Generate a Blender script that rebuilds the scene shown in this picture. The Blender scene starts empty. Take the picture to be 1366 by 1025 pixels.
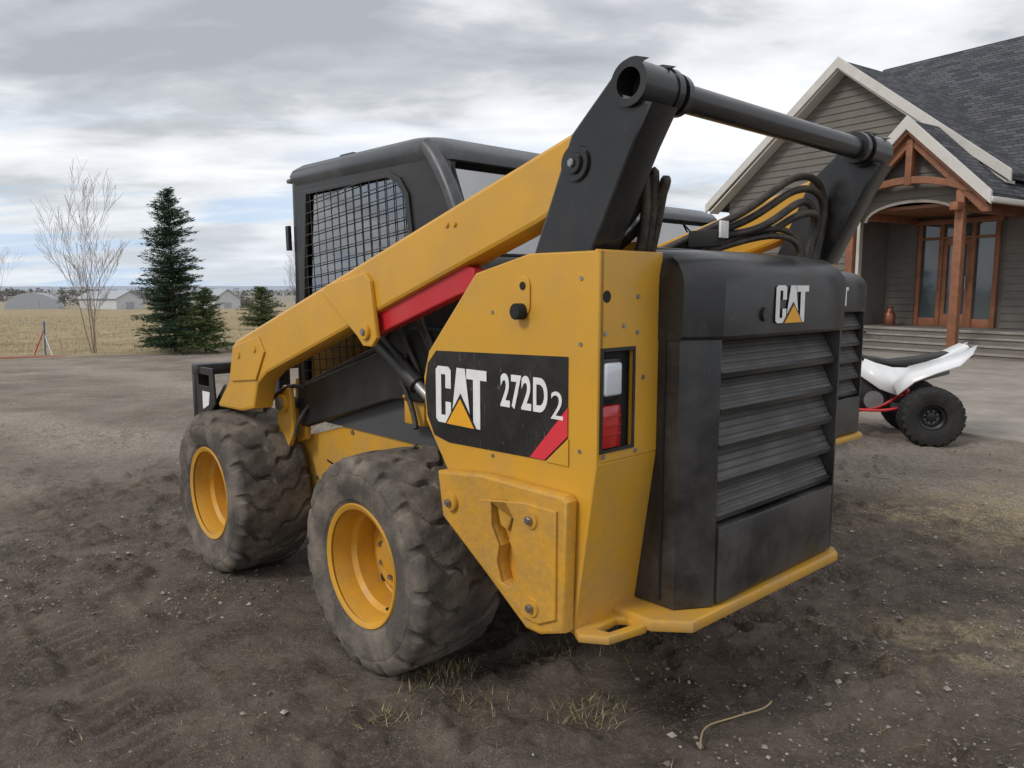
import bpy, bmesh, math, random
import numpy as np
from mathutils import Vector, Matrix
random.seed(7); rng=np.random.default_rng(5)
sc=bpy.context.scene
sc.view_settings.view_transform='Standard'; sc.view_settings.look='None'; sc.view_settings.exposure=0
COL=bpy.context.collection
R=math.radians
# ---------------------------------------------------------------- materials
def nodes(m):
    m.use_nodes=True; nt=m.node_tree; return nt, nt.nodes['Principled BSDF']
def M(name,col,rough=.5,metal=0,dirt=None,dscale=5,damt=.4,low=None,bump=0,bscale=60,var=.12,spec=.5,scratch=None,coat=0):
    m=bpy.data.materials.new(name); nt,b=nodes(m); N=nt.nodes; L=nt.links
    tc=N.new('ShaderNodeTexCoord')
    b.inputs['Roughness'].default_value=rough; b.inputs['Metallic'].default_value=metal
    b.inputs['Specular IOR Level'].default_value=spec
    if coat: b.inputs['Coat Weight'].default_value=coat; b.inputs['Coat Roughness'].default_value=.2
    n0=N.new('ShaderNodeTexNoise'); n0.inputs['Scale'].default_value=3.1; n0.inputs['Detail'].default_value=4
    L.new(tc.outputs['Object'],n0.inputs['Vector'])
    mr=N.new('ShaderNodeMapRange'); mr.inputs[1].default_value=.3; mr.inputs[2].default_value=.7
    mr.inputs[3].default_value=1-var; mr.inputs[4].default_value=1+var
    L.new(n0.outputs[0],mr.inputs[0])
    mu=N.new('ShaderNodeVectorMath'); mu.operation='SCALE'; mu.inputs[0].default_value=col[:3]
    L.new(mr.outputs[0],mu.inputs['Scale'])
    out=mu.outputs[0]
    if dirt:
        n1=N.new('ShaderNodeTexNoise'); n1.inputs['Scale'].default_value=dscale; n1.inputs['Detail'].default_value=8; n1.inputs['Roughness'].default_value=.68
        L.new(tc.outputs['Object'],n1.inputs['Vector'])
        m1=N.new('ShaderNodeMapRange'); m1.inputs[1].default_value=.44; m1.inputs[2].default_value=.74; m1.inputs[3].default_value=0; m1.inputs[4].default_value=damt
        L.new(n1.outputs[0],m1.inputs[0]); f=m1.outputs[0]
        if low:
            sp=N.new('ShaderNodeSeparateXYZ'); L.new(tc.outputs['Object'],sp.inputs[0])
            m2=N.new('ShaderNodeMapRange'); m2.inputs[1].default_value=low[0]; m2.inputs[2].default_value=low[1]; m2.inputs[3].default_value=0; m2.inputs[4].default_value=low[2]
            L.new(sp.outputs['Z'],m2.inputs[0])
            m3=N.new('ShaderNodeMapRange'); m3.inputs[1].default_value=.35; m3.inputs[2].default_value=.62
            L.new(n1.outputs[0],m3.inputs[0])
            m4=N.new('ShaderNodeMath'); m4.operation='MULTIPLY'; L.new(m2.outputs[0],m4.inputs[0]); L.new(m3.outputs[0],m4.inputs[1])
            m5=N.new('ShaderNodeMath'); m5.operation='ADD'; m5.use_clamp=True; L.new(f,m5.inputs[0]); L.new(m4.outputs[0],m5.inputs[1]); f=m5.outputs[0]
        mx=N.new('ShaderNodeMixRGB'); mx.inputs[2].default_value=(*dirt,1); L.new(f,mx.inputs[0]); L.new(out,mx.inputs[1]); out=mx.outputs[0]
        mrr=N.new('ShaderNodeMapRange'); mrr.inputs[3].default_value=rough; mrr.inputs[4].default_value=.85; L.new(f,mrr.inputs[0]); L.new(mrr.outputs[0],b.inputs['Roughness'])
    if scratch:
        mp=N.new('ShaderNodeMapping'); mp.inputs['Scale'].default_value=(4,22,4); mp.inputs['Rotation'].default_value=(.5,0,0)
        L.new(tc.outputs['Object'],mp.inputs[0])
        n2=N.new('ShaderNodeTexNoise'); n2.inputs['Scale'].default_value=6; n2.inputs['Detail'].default_value=6; n2.inputs['Roughness'].default_value=.75
        L.new(mp.outputs[0],n2.inputs['Vector'])
        m6=N.new('ShaderNodeMapRange'); m6.inputs[1].default_value=.635; m6.inputs[2].default_value=.665; m6.inputs[4].default_value=.7
        L.new(n2.outputs[0],m6.inputs[0])
        mx=N.new('ShaderNodeMixRGB'); mx.inputs[2].default_value=(*scratch,1); L.new(m6.outputs[0],mx.inputs[0]); L.new(out,mx.inputs[1]); out=mx.outputs[0]
    L.new(out,b.inputs['Base Color'])
    if bump:
        n3=N.new('ShaderNodeTexNoise'); n3.inputs['Scale'].default_value=bscale; n3.inputs['Detail'].default_value=4
        L.new(tc.outputs['Object'],n3.inputs['Vector'])
        bp=N.new('ShaderNodeBump'); bp.inputs['Strength'].default_value=bump; bp.inputs['Distance'].default_value=.01
        L.new(n3.outputs[0],bp.inputs['Height']); L.new(bp.outputs[0],b.inputs['Normal'])
    return m
DUST=(.25,.205,.155)
mYel=M('yellow_paint',(.62,.325,.030),.30,0,DUST,7,.20,(.95,.25,.42),var=.05,bump=.03,bscale=14)
mYel2=M('yellow_cast',(.60,.31,.035),.40,0,(.22,.155,.09),14,.36,(.95,.35,.26),bump=.25,bscale=45,scratch=(.14,.11,.08))
mRim=M('rim_yellow',(.62,.31,.025),.42,0,(.25,.17,.09),9,.5,var=.08)
mBlk=M('black_paint',(.014,.014,.015),.25,0,(.10,.095,.085),6,.22,var=.2,bump=.03,bscale=20)
mHood=M('hood_black',(.014,.014,.015),.30,0,(.105,.098,.088),4,.45,(1.0,.45,.35),var=.2,bump=.08,bscale=9,scratch=(.11,.10,.088))
mCab=M('cab_grey',(.038,.042,.048),.30,0,(.19,.19,.19),5,.35,var=.15)
mCabD=M('cab_black',(.012,.012,.013),.36,0,(.10,.09,.078),6,.30,var=.15)
mDark=M('dark_recess',(.008,.008,.008),.7)
mInt=M('interior',(.07,.07,.072),.7)
mRed=M('red_paint',(.56,.02,.028),.38,0,DUST,6,.15)
mTyre=M('tyre_rubber',(.095,.084,.074),.88,0,(.27,.225,.18),6,.9,var=.25,bump=.35,bscale=60,spec=.15)
mTyreB=M('quad_tyre',(.02,.02,.02),.75,0,(.08,.07,.06),9,.4,spec=.3)
mSteel=M('steel',(.35,.35,.36),.35,.9,(.12,.09,.06),12,.5)
mHose=M('hose',(.026,.022,.018),.5,0,(.17,.13,.09),14,.5,bump=.3,bscale=120)
mWht=M('white_vinyl',(.80,.80,.78),.45,0,(.3,.26,.2),18,.25,var=.03)
mDecB=M('decal_black',(.012,.012,.012),.32,0,(.13,.11,.09),12,.18,scratch=(.27,.24,.20))
mDecR=M('decal_red',(.66,.035,.05),.4)
mDecY=M('decal_yellow',(.85,.40,.02),.4)
mLensR=M('lens_red',(.42,.008,.008),.12,spec=.8)
mLensW=M('lens_clear',(.62,.66,.70),.08,spec=.9)
mTim=M('timber',(.25,.10,.048),.55,0,(.09,.04,.025),8,.5,var=.2)
mTrim=M('white_trim',(.58,.56,.52),.55,0,(.4,.38,.33),6,.3,var=.05)
mConc=M('concrete',(.30,.27,.235),.85,0,(.15,.125,.10),1.3,.75,bump=.3,bscale=30)
mStone=M('step_stone',(.17,.15,.135),.85,0,(.075,.065,.058),6,.5,bump=.5,bscale=18)
mPW=M('white_plastic',(.78,.79,.80),.3,var=.03)
mSeat=M('seat_vinyl',(.015,.015,.016),.55)
mBark=M('bark',(.10,.075,.055),.9,0,(.04,.03,.022),10,.6,bump=.6,bscale=40)
mTwig=M('twig',(.24,.19,.155),.9)
mStraw=M('straw',(.42,.31,.17),.8)
mBarn=M('barn_wall',(.55,.56,.57),.6)
mBarnR=M('barn_roof',(.36,.38,.41),.5)
mCopper=M('copper',(.25,.10,.06),.4,.6)
mBlue=M('blue_paint',(.04,.12,.3),.5)
def glass(name,tint,tr):
    m=bpy.data.materials.new(name); nt,b=nodes(m); N=nt.nodes;L=nt.links
    t=N.new('ShaderNodeBsdfTransparent'); t.inputs[0].default_value=(*tint,1)
    g=N.new('ShaderNodeBsdfGlossy'); g.inputs['Roughness'].default_value=.03
    fr=N.new('ShaderNodeFresnel'); fr.inputs[0].default_value=1.5
    ad=N.new('ShaderNodeMath'); ad.operation='ADD'; ad.use_clamp=True; ad.inputs[1].default_value=tr; L.new(fr.outputs[0],ad.inputs[0])
    mx=N.new('ShaderNodeMixShader'); L.new(ad.outputs[0],mx.inputs[0]); L.new(t.outputs[0],mx.inputs[1]); L.new(g.outputs[0],mx.inputs[2])
    L.new(mx.outputs[0],N['Material Output'].inputs[0]); return m
mGlass=glass('window_glass',(.74,.80,.78),.26)
mGlassR=glass('rear_window_glass',(.5,.56,.55),.38)
mDoorG=M('door_glass',(.06,.08,.09),.05,spec=1.0)
def perf(name,scale,c1,c2):
    m=bpy.data.materials.new(name); nt,b=nodes(m); N=nt.nodes;L=nt.links
    tc=N.new('ShaderNodeTexCoord'); v=N.new('ShaderNodeTexVoronoi'); v.inputs['Scale'].default_value=scale; v.inputs['Randomness'].default_value=0
    L.new(tc.outputs['Object'],v.inputs['Vector'])
    mr=N.new('ShaderNodeMapRange'); mr.inputs[1].default_value=.34; mr.inputs[2].default_value=.42; L.new(v.outputs['Distance'],mr.inputs[0])
    n=N.new('ShaderNodeTexNoise'); n.inputs['Scale'].default_value=6; n.inputs['Detail'].default_value=6; L.new(tc.outputs['Object'],n.inputs['Vector'])
    nr=N.new('ShaderNodeMapRange'); nr.inputs[1].default_value=.35; nr.inputs[2].default_value=.65; L.new(n.outputs[0],nr.inputs[0])
    vr=N.new('ShaderNodeMixRGB'); vr.inputs[1].default_value=(*[c*.45 for c in c2],1); vr.inputs[2].default_value=(*[c*1.6 for c in c2],1); L.new(nr.outputs[0],vr.inputs[0])
    mx=N.new('ShaderNodeMixRGB'); mx.inputs[1].default_value=(*c1,1); L.new(vr.outputs[0],mx.inputs[2]); L.new(mr.outputs[0],mx.inputs[0]); L.new(mx.outputs[0],b.inputs['Base Color'])
    bp=N.new('ShaderNodeBump'); bp.inputs['Strength'].default_value=.6; bp.inputs['Distance'].default_value=.004; L.new(mr.outputs[0],bp.inputs['Height']); L.new(bp.outputs[0],b.inputs['Normal'])
    b.inputs['Roughness'].default_value=.5
    return m
mPerf=perf('perforated_steel',95,(.004,.004,.004),(.062,.058,.052))
mSid=M('siding_paint',(.150,.134,.118),.72,var=.08)
def shingles():
    m=bpy.data.materials.new('shingles'); nt,b=nodes(m); N=nt.nodes;L=nt.links
    tc=N.new('ShaderNodeTexCoord'); sp=N.new('ShaderNodeSeparateXYZ'); L.new(tc.outputs['Object'],sp.inputs[0])
    a=N.new('ShaderNodeMath'); a.operation='ADD'; L.new(sp.outputs['X'],a.inputs[0]); L.new(sp.outputs['Y'],a.inputs[1])
    cb=N.new('ShaderNodeCombineXYZ'); L.new(a.outputs[0],cb.inputs[0]); L.new(sp.outputs['Z'],cb.inputs[1])
    br=N.new('ShaderNodeTexBrick'); br.inputs['Scale'].default_value=1; br.inputs['Brick Width'].default_value=.3; br.inputs['Row Height'].default_value=.095; br.inputs['Mortar Size'].default_value=.008
    br.inputs['Color1'].default_value=(.050,.052,.060,1); br.inputs['Color2'].default_value=(.105,.107,.118,1); br.inputs['Mortar'].default_value=(.025,.025,.028,1)
    L.new(cb.outputs[0],br.inputs['Vector'])
    L.new(br.outputs['Color'],b.inputs['Base Color']); b.inputs['Roughness'].default_value=.9; b.inputs['Specular IOR Level'].default_value=.2
    bp=N.new('ShaderNodeBump'); bp.inputs['Strength'].default_value=.5; bp.inputs['Distance'].default_value=.02; bp.invert=True; L.new(br.outputs['Fac'],bp.inputs['Height']); L.new(bp.outputs[0],b.inputs['Normal'])
    return m
mRoof=shingles()
# ---------------------------------------------------------------- helpers
def empty(name,loc=(0,0,0),rz=0):
    e=bpy.data.objects.new(name,None); e.empty_display_size=.3; e.location=loc; e.rotation_euler=(0,0,rz); COL.objects.link(e); return e
def addobj(name,me,parent,mat,ang=35):
    me.name=name
    if mat is not None and len(me.materials)==0: me.materials.append(mat)
    me.polygons.foreach_set('use_smooth',[True]*len(me.polygons))
    me.set_sharp_from_angle(angle=R(ang))
    o=bpy.data.objects.new(name,me); COL.objects.link(o)
    if parent: o.parent=parent
    return o
MAPS={'side':Matrix(((0,0,1,0),(1,0,0,0),(0,1,0,0),(0,0,0,1))),
      'rear':Matrix(((1,0,0,0),(0,0,-1,0),(0,1,0,0),(0,0,0,1))),
      'plan':Matrix.Identity(4)}
def curve_mesh(cu,mat4):
    o=bpy.data.objects.new('tmp',cu); me=None
    try:
        me=bpy.data.meshes.new_from_object(o)
    except Exception: me=None
    if me is None or len(me.vertices)==0:
        COL.objects.link(o)
        dg=bpy.context.evaluated_depsgraph_get(); dg.update()
        me=bpy.data.meshes.new_from_object(o.evaluated_get(dg))
    bpy.data.objects.remove(o)
    me.transform(mat4); me.materials.clear(); return me
def prism(name,outer,plane,a0,a1,mat,parent,holes=(),bevel=.004,mtx=None):
    cu=bpy.data.curves.new('c','CURVE'); cu.dimensions='2D'; cu.fill_mode='BOTH'
    for pts in [outer]+list(holes):
        s=cu.splines.new('POLY'); s.points.add(len(pts)-1)
        for i,p in enumerate(pts): s.points[i].co=(p[0],p[1],0,1)
        s.use_cyclic_u=True
    t=abs(a1-a0)/2; bevel=min(bevel,t*.9)
    cu.extrude=t-bevel; cu.bevel_depth=bevel; cu.bevel_resolution=1; cu.offset=-bevel
    mid=(a0+a1)/2
    if mtx is None:
        Mx=MAPS[plane]; sgn=-1 if plane=='rear' else 1
        mx=Mx@Matrix.Translation((0,0,sgn*mid))
    else: mx=mtx@Matrix.Translation((0,0,mid))
    return addobj(name,curve_mesh(cu,mx),parent,mat)
def tube(name,pts,r,mat,parent,smooth=True,res=6):
    cu=bpy.data.curves.new('c','CURVE'); cu.dimensions='3D'; cu.bevel_depth=r; cu.bevel_resolution=2; cu.use_fill_caps=True
    if smooth and len(pts)>2:
        s=cu.splines.new('NURBS'); s.points.add(len(pts)-1)
        for i,p in enumerate(pts): s.points[i].co=(*p,1)
        s.use_endpoint_u=True; s.order_u=min(4,len(pts)); s.resolution_u=res
    else:
        s=cu.splines.new('POLY'); s.points.add(len(pts)-1)
        for i,p in enumerate(pts): s.points[i].co=(*p,1)
    return addobj(name,curve_mesh(cu,Matrix.Identity(4)),parent,mat,60)
def cyl(name,p0,p1,r,mat,parent,seg=28,r2=None,bev=.003):
    p0=Vector(p0);p1=Vector(p1);d=p1-p0
    bm=bmesh.new(); bmesh.ops.create_cone(bm,cap_ends=True,segments=seg,radius1=r,radius2=r if r2 is None else r2,depth=d.length)
    if bev:
        es=[e for e in bm.edges if len(e.link_faces)==2 and max(len(f.verts) for f in e.link_faces)>4]
        bmesh.ops.bevel(bm,geom=es,offset=min(bev,d.length*.3),segments=2,affect='EDGES')
    bm.transform(Matrix.Translation((p0+p1)/2)@d.to_track_quat('Z','Y').to_matrix().to_4x4())
    me=bpy.data.meshes.new(name); bm.to_mesh(me); bm.free(); return addobj(name,me,parent,mat)
def box(name,x0,x1,y0,y1,z0,z1,mat,parent,bev=.006,seg=2,mtx=None):
    bm=bmesh.new(); bmesh.ops.create_cube(bm,size=1)
    bm.transform(Matrix.Translation(((x0+x1)/2,(y0+y1)/2,(z0+z1)/2))@Matrix.Diagonal((abs(x1-x0),abs(y1-y0),abs(z1-z0),1)))
    if bev: bmesh.ops.bevel(bm,geom=bm.edges[:],offset=bev,segments=seg,affect='EDGES',profile=.5)
    if mtx: bm.transform(mtx)
    me=bpy.data.meshes.new(name); bm.to_mesh(me); bm.free(); return addobj(name,me,parent,mat)
def lathe(name,prof,seg,mat,parent,centre,disp=None,ang=35,closed=False):
    P=np.array(prof); n=len(P); th=np.linspace(0,2*np.pi,seg,endpoint=False)
    TH,XX=np.meshgrid(th,P[:,0],indexing='ij'); _,RR=np.meshgrid(th,P[:,1],indexing='ij')
    if disp is not None: RR=RR+disp(TH,XX,RR)
    V=np.stack([XX+centre[0],RR*np.cos(TH)+centre[1],RR*np.sin(TH)+centre[2]],-1).reshape(-1,3)
    F=[]
    for i in range(seg):
        j=(i+1)%seg
        for k in range(n-1): F.append((i*n+k,i*n+k+1,j*n+k+1,j*n+k))
    me=bpy.data.meshes.new(name); me.from_pydata(V.tolist(),[],F); me.update()
    bm=bmesh.new(); bm.from_mesh(me); bmesh.ops.recalc_face_normals(bm,faces=bm.faces); bm.to_mesh(me); bm.free()
    return addobj(name,me,parent,mat,ang)
def sst2(a,b,x):
    t=np.clip((x-a)/(b-a),0,1); return t*t*(3-2*t)
def wheel(prefix,parent,cx_,cy_,cz_,r,w,rr,side,mt,mr_,N=16,depth=.021,knob=False,phase=0):
    h=r-rr
    pr=[(-.41,rr-.005),(-.45,rr+.10*h),(-.458,rr+.14*h),(-.472,rr+.17*h),(-.486,rr+.32*h),(-.5,rr+.52*h),(-.498,rr+.64*h),(-.490,rr+.67*h),(-.494,rr+.72*h),(-.488,rr+.79*h),(-.474,rr+.86*h),(-.455,rr+.92*h),(-.43,rr+.955*h),(-.405,rr+.975*h)]
    tr=[(x,rr+h*(1-.03*(x/.38)**2)) for x in np.linspace(-.385,.385,41)]
    prof=[(a*w,b) for a,b in pr]+[(a*w,b) for a,b in tr]+[(-a*w,b) for a,b in pr[::-1]]
    def disp(T,X,RR):
        s=X/(w/2)
        if knob:
            g=np.sin(T*N+np.where(np.sin(s*9)>0,0,np.pi)); row=np.sin(s*9)
            l=1/(1+np.exp(-8*(np.abs(row)-.35)))/(1+np.exp(-6*(g)))
            m=np.clip((RR-(rr+.75*h))/(.12*h),0,1); return -(1-l)*depth*m
        a=np.abs(s)
        ph=N*T/(2*np.pi)+phase+.85*a+np.where(s>0,.5,0)+.11*np.sin(a*10.5)
        g=ph-np.floor(ph)
        gw=.13+.13*sst2(.55,.95,a)+.05*np.sin(a*10.5+1.5)
        d=np.minimum(g,1-g)
        l=sst2(gw*.5-.025,gw*.5+.045,d)
        worn=.002*np.sin(T*7+s*3)+.0015*np.sin(T*31+1+s*7)
        cen=sst2(.03,.14,a)
        m=np.clip((RR-(rr+.64*h))/(.22*h),0,1)
        return (-(1-l)*depth*cen+worn)*m
    lathe(prefix+'_tyre',prof,560 if not knob else 240,mt,parent,(cx_,cy_,cz_),disp,ang=32)
    s=side
    k_=.035 if not knob else 0
    rp=[(.41+k_,rr-.006),(.425+k_,rr+.006),(.43+k_,rr+.014),(.415+k_,rr+.018),(.40+k_,rr+.012),(.385+k_,rr-.006),(.33,rr-.016),(.24,rr-.02),(.20,rr-.038),(.0,rr-.042),(-.02,rr*.86-.02),(.03,rr*.7),(.055,rr*.58),(.045,rr*.5),(.045,rr*.36),(.10,rr*.33),(.115,rr*.27),(.115,.001)]
    lathe(prefix+'_rim',[(s*a*w,b) for a,b in rp],72,mr_,parent,(cx_,cy_,cz_),ang=30)
    rp2=[(-.41,rr-.006),(-.2,rr-.03),(-.05,rr-.04),(-.03,.01)]
    lathe(prefix+'_rim_inner',[(s*a*w,b) for a,b in rp2],48,mDark,parent,(cx_,cy_,cz_))
    for k in range(8):
        a=k*math.pi/4+.3; rb=rr*.43
        y=cy_+rb*math.cos(a); z=cz_+rb*math.sin(a)
        cyl(prefix+'_nut%d'%k,(cx_+s*.045*w,y,z),(cx_+s*.045*w+s*.016,y,z),rr*.055,mSteel,parent,6,bev=0)
    if not knob:
        for k in range(4):
            a=k*math.pi/2+.7; rb=rr*.66; y=cy_+rb*math.cos(a); z=cz_+rb*math.sin(a)
            cyl(prefix+'_rim_hole%d'%k,(cx_+s*.0*w,y,z),(cx_+s*.036*w+s*.001,y,z),rr*.085,mDark,parent,16,bev=0)
        cyl(prefix+'_valve',(cx_+s*.24*w,cy_-.11,cz_-.155),(cx_+s*.34*w,cy_-.105,cz_-.15),.006,mDark,parent,8,bev=0)
def textfit(name,txt,plane,p0,p1,q0,q1,at,mat,parent,bold=.03):
    cu=bpy.data.curves.new('t','FONT'); cu.body=txt; cu.size=1; cu.offset=bold; cu.extrude=.002; cu.space_character=1.08
    me=curve_mesh(cu,Matrix.Identity(4)); co=np.array([v.co[:] for v in me.vertices])
    mn=co.min(0);mx=co.max(0)
    S=Matrix.Diagonal(((p1-p0)/(mx[0]-mn[0]),(q1-q0)/(mx[1]-mn[1]),.4,1))
    T=Matrix.Translation((p0,q0,0))@S@Matrix.Translation((-mn[0],-mn[1],0))
    if plane=='rear': B=Matrix(((1,0,0,0),(0,0,-1,at),(0,1,0,0),(0,0,0,1)))
    else: B=Matrix(((0,0,-1,at),(-1,0,0,0),(0,1,0,0),(0,0,0,1)))
    me.transform(B@T); return addobj(name,me,parent,mat)
def flatpoly(name,pts,plane,at,mat,parent,t=.0012,holes=()):
    if plane=='rear': B=Matrix(((1,0,0,0),(0,0,-1,at),(0,1,0,0),(0,0,0,1)))
    else: B=Matrix(((0,0,-1,at),(-1,0,0,0),(0,1,0,0),(0,0,0,1)))
    return prism(name,pts,None,0,t,mat,parent,bevel=0,mtx=B,holes=holes)
def logo(prefix,plane,p0,p1,q0,q1,at,parent):
    w=p1-p0;h=q1-q0
    f=lambda pts:[(p0+a*w,q0+b*h) for a,b in pts]
    C=[(.05,0),(.26,0),(.31,.06),(.31,.38),(.20,.38),(.20,.14),(.11,.14),(.11,.86),(.20,.86),(.20,.62),(.31,.62),(.31,.94),(.26,1),(.05,1),(0,.94),(0,.06)]
    A=[(.31,0),(.43,1),(.59,1),(.71,0),(.60,0),(.58,.22),(.44,.22),(.42,0)]
    T=[(.62,1),(1,1),(1,.83),(.88,.83),(.88,0),(.75,0),(.75,.83),(.62,.83)]
    flatpoly(prefix+'_letter_c',f(C),plane,at,mWht,parent)
    flatpoly(prefix+'_letter_a',f(A),plane,at,mWht,parent)
    flatpoly(prefix+'_letter_t',f(T),plane,at,mWht,parent)
    flatpoly(prefix+'_tri_edge',f([(.19,-.03),(.51,.56),(.83,-.03)]),plane,at-.0022,mDecB,parent)
    flatpoly(prefix+'_triangle',f([(.24,-.0),(.51,.47),(.78,-.0)]),plane,at-.0040,mDecY,parent)
def bolt(n,plane,p,q,at,r,mat,parent,h=.008):
    if plane=='side': cyl(n,(at,p,q),(at-h,p,q),r,mat,parent,12,bev=.001)
    else: cyl(n,(p,at,q),(p,at-h,q),r,mat,parent,12,bev=.001)
def arcpts(c,r,a0,a1,n):
    return [(c[0]+r*math.cos(R(a0+(a1-a0)*i/(n-1))),c[1]+r*math.sin(R(a0+(a1-a0)*i/(n-1)))) for i in range(n)]
# ---------------------------------------------------------------- loader
AZ=R(43)
WY=(.065,1.505)
def toW(xp,yp): return (xp*math.cos(AZ)-yp*math.sin(AZ), xp*math.sin(AZ)+yp*math.cos(AZ))
def build_loader(name,origin,drop=0.0,full=True,ys=0.0):
    P=empty(name,(*origin,0),AZ)
    for s in (-1,1):
        wheel('rear_wheel_'+('l' if s<0 else 'r'),P,s*.67,WY[0],.41,.42,.40,.222,s,mTyre,mRim,phase=.2)
        wheel('front_wheel_'+('l' if s<0 else 'r'),P,s*.67,WY[1],.41,.42,.40,.222,s,mTyre,mRim,phase=.55)
        cyl('axle',(s*.40,WY[0],.41),(s*.66,WY[0],.41),.09,mYel,P); cyl('axle',(s*.40,WY[1],.41),(s*.66,WY[1],.41),.09,mYel,P)
    prism('chassis',[(1.36,.66),(1.15,.72),(.15,.965),(-.35,.98),(-.95,.98),(-.95,.44),(-.45,.34),(-.2,.29),(1.15,.27),(1.40,.42)],'side',-.45,.45,mYel,P,bevel=.012)
    prism('chassis_seam',[(1.0,.60),(1.0,.61),(.4,.50),(.385,.29),(.395,.29),(.41,.49)],'side',-.4515,-.4485,mDark,P,bevel=0)
    for (y,z) in [(1.25,.6),(1.1,.5),(.95,.4),(.75,.78),(.45,.86),(.42,.4),(.15,.9),(.6,.35),(.25,.8)]: bolt('chassis_bolt','side',y,z,-.45,.011,mSteel,P)
    for s in (-1,1):
        prism('front_post',[(1.24,.66),(1.21,1.00),(1.13,1.02),(1.10,.9),(1.12,.70)],'side',s*.47,s*.50,mYel,P,bevel=.005)
        prism('front_post_outer',[(1.30,.70),(1.28,.88),(1.22,.97),(1.15,.96),(1.12,.74),(1.18,.66)],'side',s*.54,s*.565,mYel,P,bevel=.005)
        cyl('post_pin',(s*.44,1.21,.88),(s*.60,1.21,.88),.032,mSteel,P); cyl('post_pin_collar',(s*.565,1.21,.88),(s*.585,1.21,.88),.048,mYel,P)
        tube('post_hose',[(s*.50,1.10,.96),(s*.56,1.16,1.0),(s*.59,1.26,.93),(s*.60,1.36,.83)],.011,mHose,P)
        tube('post_hose2',[(s*.49,1.04,.90),(s*.54,1.10,.84),(s*.56,1.12,.72)],.011,mHose,P)
    for s in (-1,1):
        o=s*.765; k=1.0 if s<0 else .93
        side=[(-.52,1.50),(-.76,1.553),(-1.03,1.553),(-1.03,.98),(-.955,.46),(-.84,.44),(-.55,.62),(-.37,.84),(-.25,1.0),(-.24,1.15),(-.27,1.24)]
        if s>0: side=[(min(99,y if y>-.99 else -.985),z) for y,z in side]; o=.735
        prism('tower_side_panel',side,'side',o,o-s*.022,mYel,P,bevel=.005)
        inner=[(-.54,1.47),(-.76,1.52),(-.97,1.52),(-.92,.98),(-.90,.50),(-.84,.47),(-.57,.64),(-.40,.86),(-.28,1.0),(-.27,1.15),(-.30,1.22)]
        prism('tower_inner',inner,'side',o-s*.024,s*.44,mYel,P,bevel=.004)
        yr=0 if s<0 else .045
        x0,x1=sorted((o+s*.003,s*.485))
        hx0,hx1=sorted((o-s*.013,o-s*.150))
        prism('tower_rear_panel',[(x0,.972),(x1,.972),(x1,1.556),(x0,1.556)],'rear',-1.03+yr,-1.012+yr,mYel,P,holes=[[(hx0,1.005),(hx0,1.285),(hx1,1.285),(hx1,1.005)]],bevel=.005)
        prism('lamp_box',[(hx0-.004,.998),(hx1+.004,.998),(hx1+.004,1.29),(hx0-.004,1.29)],'rear',-1.010+yr,-1.002+yr,mDark,P,bevel=0)
        prism('lamp_lip',[(hx0-.006,1.0),(hx1+.006,1.0),(hx1+.006,1.291),(hx0-.006,1.291)],'rear',-1.034+yr,-1.0305+yr,mCabD,P,holes=[[(hx0+.004,1.01),(hx0+.004,1.281),(hx1-.004,1.281),(hx1-.004,1.01)]],bevel=.0005)
        lx0,lx1=sorted((o-s*.015,o-s*.093))
        box('work_lamp_bezel',lx0-.001,lx1+.004,-1.030+yr,-1.011+yr,1.145,1.262,mCabD,P,.006)
        box('work_lamp',lx0+.004,lx1-.001,-1.040+yr,-1.025+yr,1.158,1.250,mLensW,P,.008,3); box('tail_lamp',lx0,lx1,-1.036+yr,-1.011+yr,1.012,1.132,mLensR,P,.006)
        for zz in (1.05,1.075,1.10): box('tail_rib',lx0+.004,lx1-.004,-1.039+yr,-1.035+yr,zz,zz+.003,mLensR,P,0)
        dy=.075-yr*.6; L_=math.hypot(dy,.512)
        tilt=Matrix(((1,0,0,0),(0,-dy/L_,-.512/L_,-.955+yr*.4),(0,.512/L_,-dy/L_,.46),(0,0,0,1)))
        prism('tower_rear_lower',[(x0,0),(x1,0),(x1,L_),(x0,L_)],None,-.018,0,mYel,P,bevel=.004,mtx=tilt)
        bolt('panel_hole','rear',o-s*.03,1.43,-1.03+yr,.017,mDark,P,.001)
        for (xx,zz) in [(.025,1.33),(.165,1.33),(.165,1.43),(.165,.99),(.105,1.35),(.195,1.2),(.025,.99)]: bolt('rivet','rear',o-s*xx,zz,-1.03+yr,.007,mSteel,P,.003)
        cast=[(-.375,.85),(-.40,.70),(-.62,.56),(-.80,.44),(-.86,.44),(-.955,.475),(-.965,.86),(-.95,.875),(-.60,.878)]
        slot=[(-.655,.80),(-.72,.81),(-.755,.77),(-.735,.70),(-.765,.655),(-.775,.60),(-.74,.555),(-.70,.56),(-.68,.62),(-.69,.67),(-.655,.73)]
        prism('side_weight',cast,'side',o+s*.003,o+s*.050,mYel2,P,holes=[slot],bevel=.010)
        prism('side_weight_rim',[(-.60,.80),(-.80,.83),(-.93,.83),(-.93,.51),(-.86,.475),(-.80,.478),(-.60,.60),(-.58,.7)],'side',o+s*.049,o+s*.059,mYel2,P,holes=[[(a*1.0,b) for a,b in slot]],bevel=.004)
        prism('slot_back',[( -.62,.83),(-.80,.83),(-.80,.53),(-.62,.53)],'side',o+s*.0015,o+s*.007,mYel2,P,bevel=0)
        for (y,z) in [(-.83,.785),(-.835,.52),(-.455,.76)]:
            cyl('weight_boss',(o+s*.050,y,z),(o+s*.064,y,z),.030,mYel2,P); cyl('weight_bolt',(o+s*.064,y,z),(o+s*.078,y,z),.013,mSteel,P,6)
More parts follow.
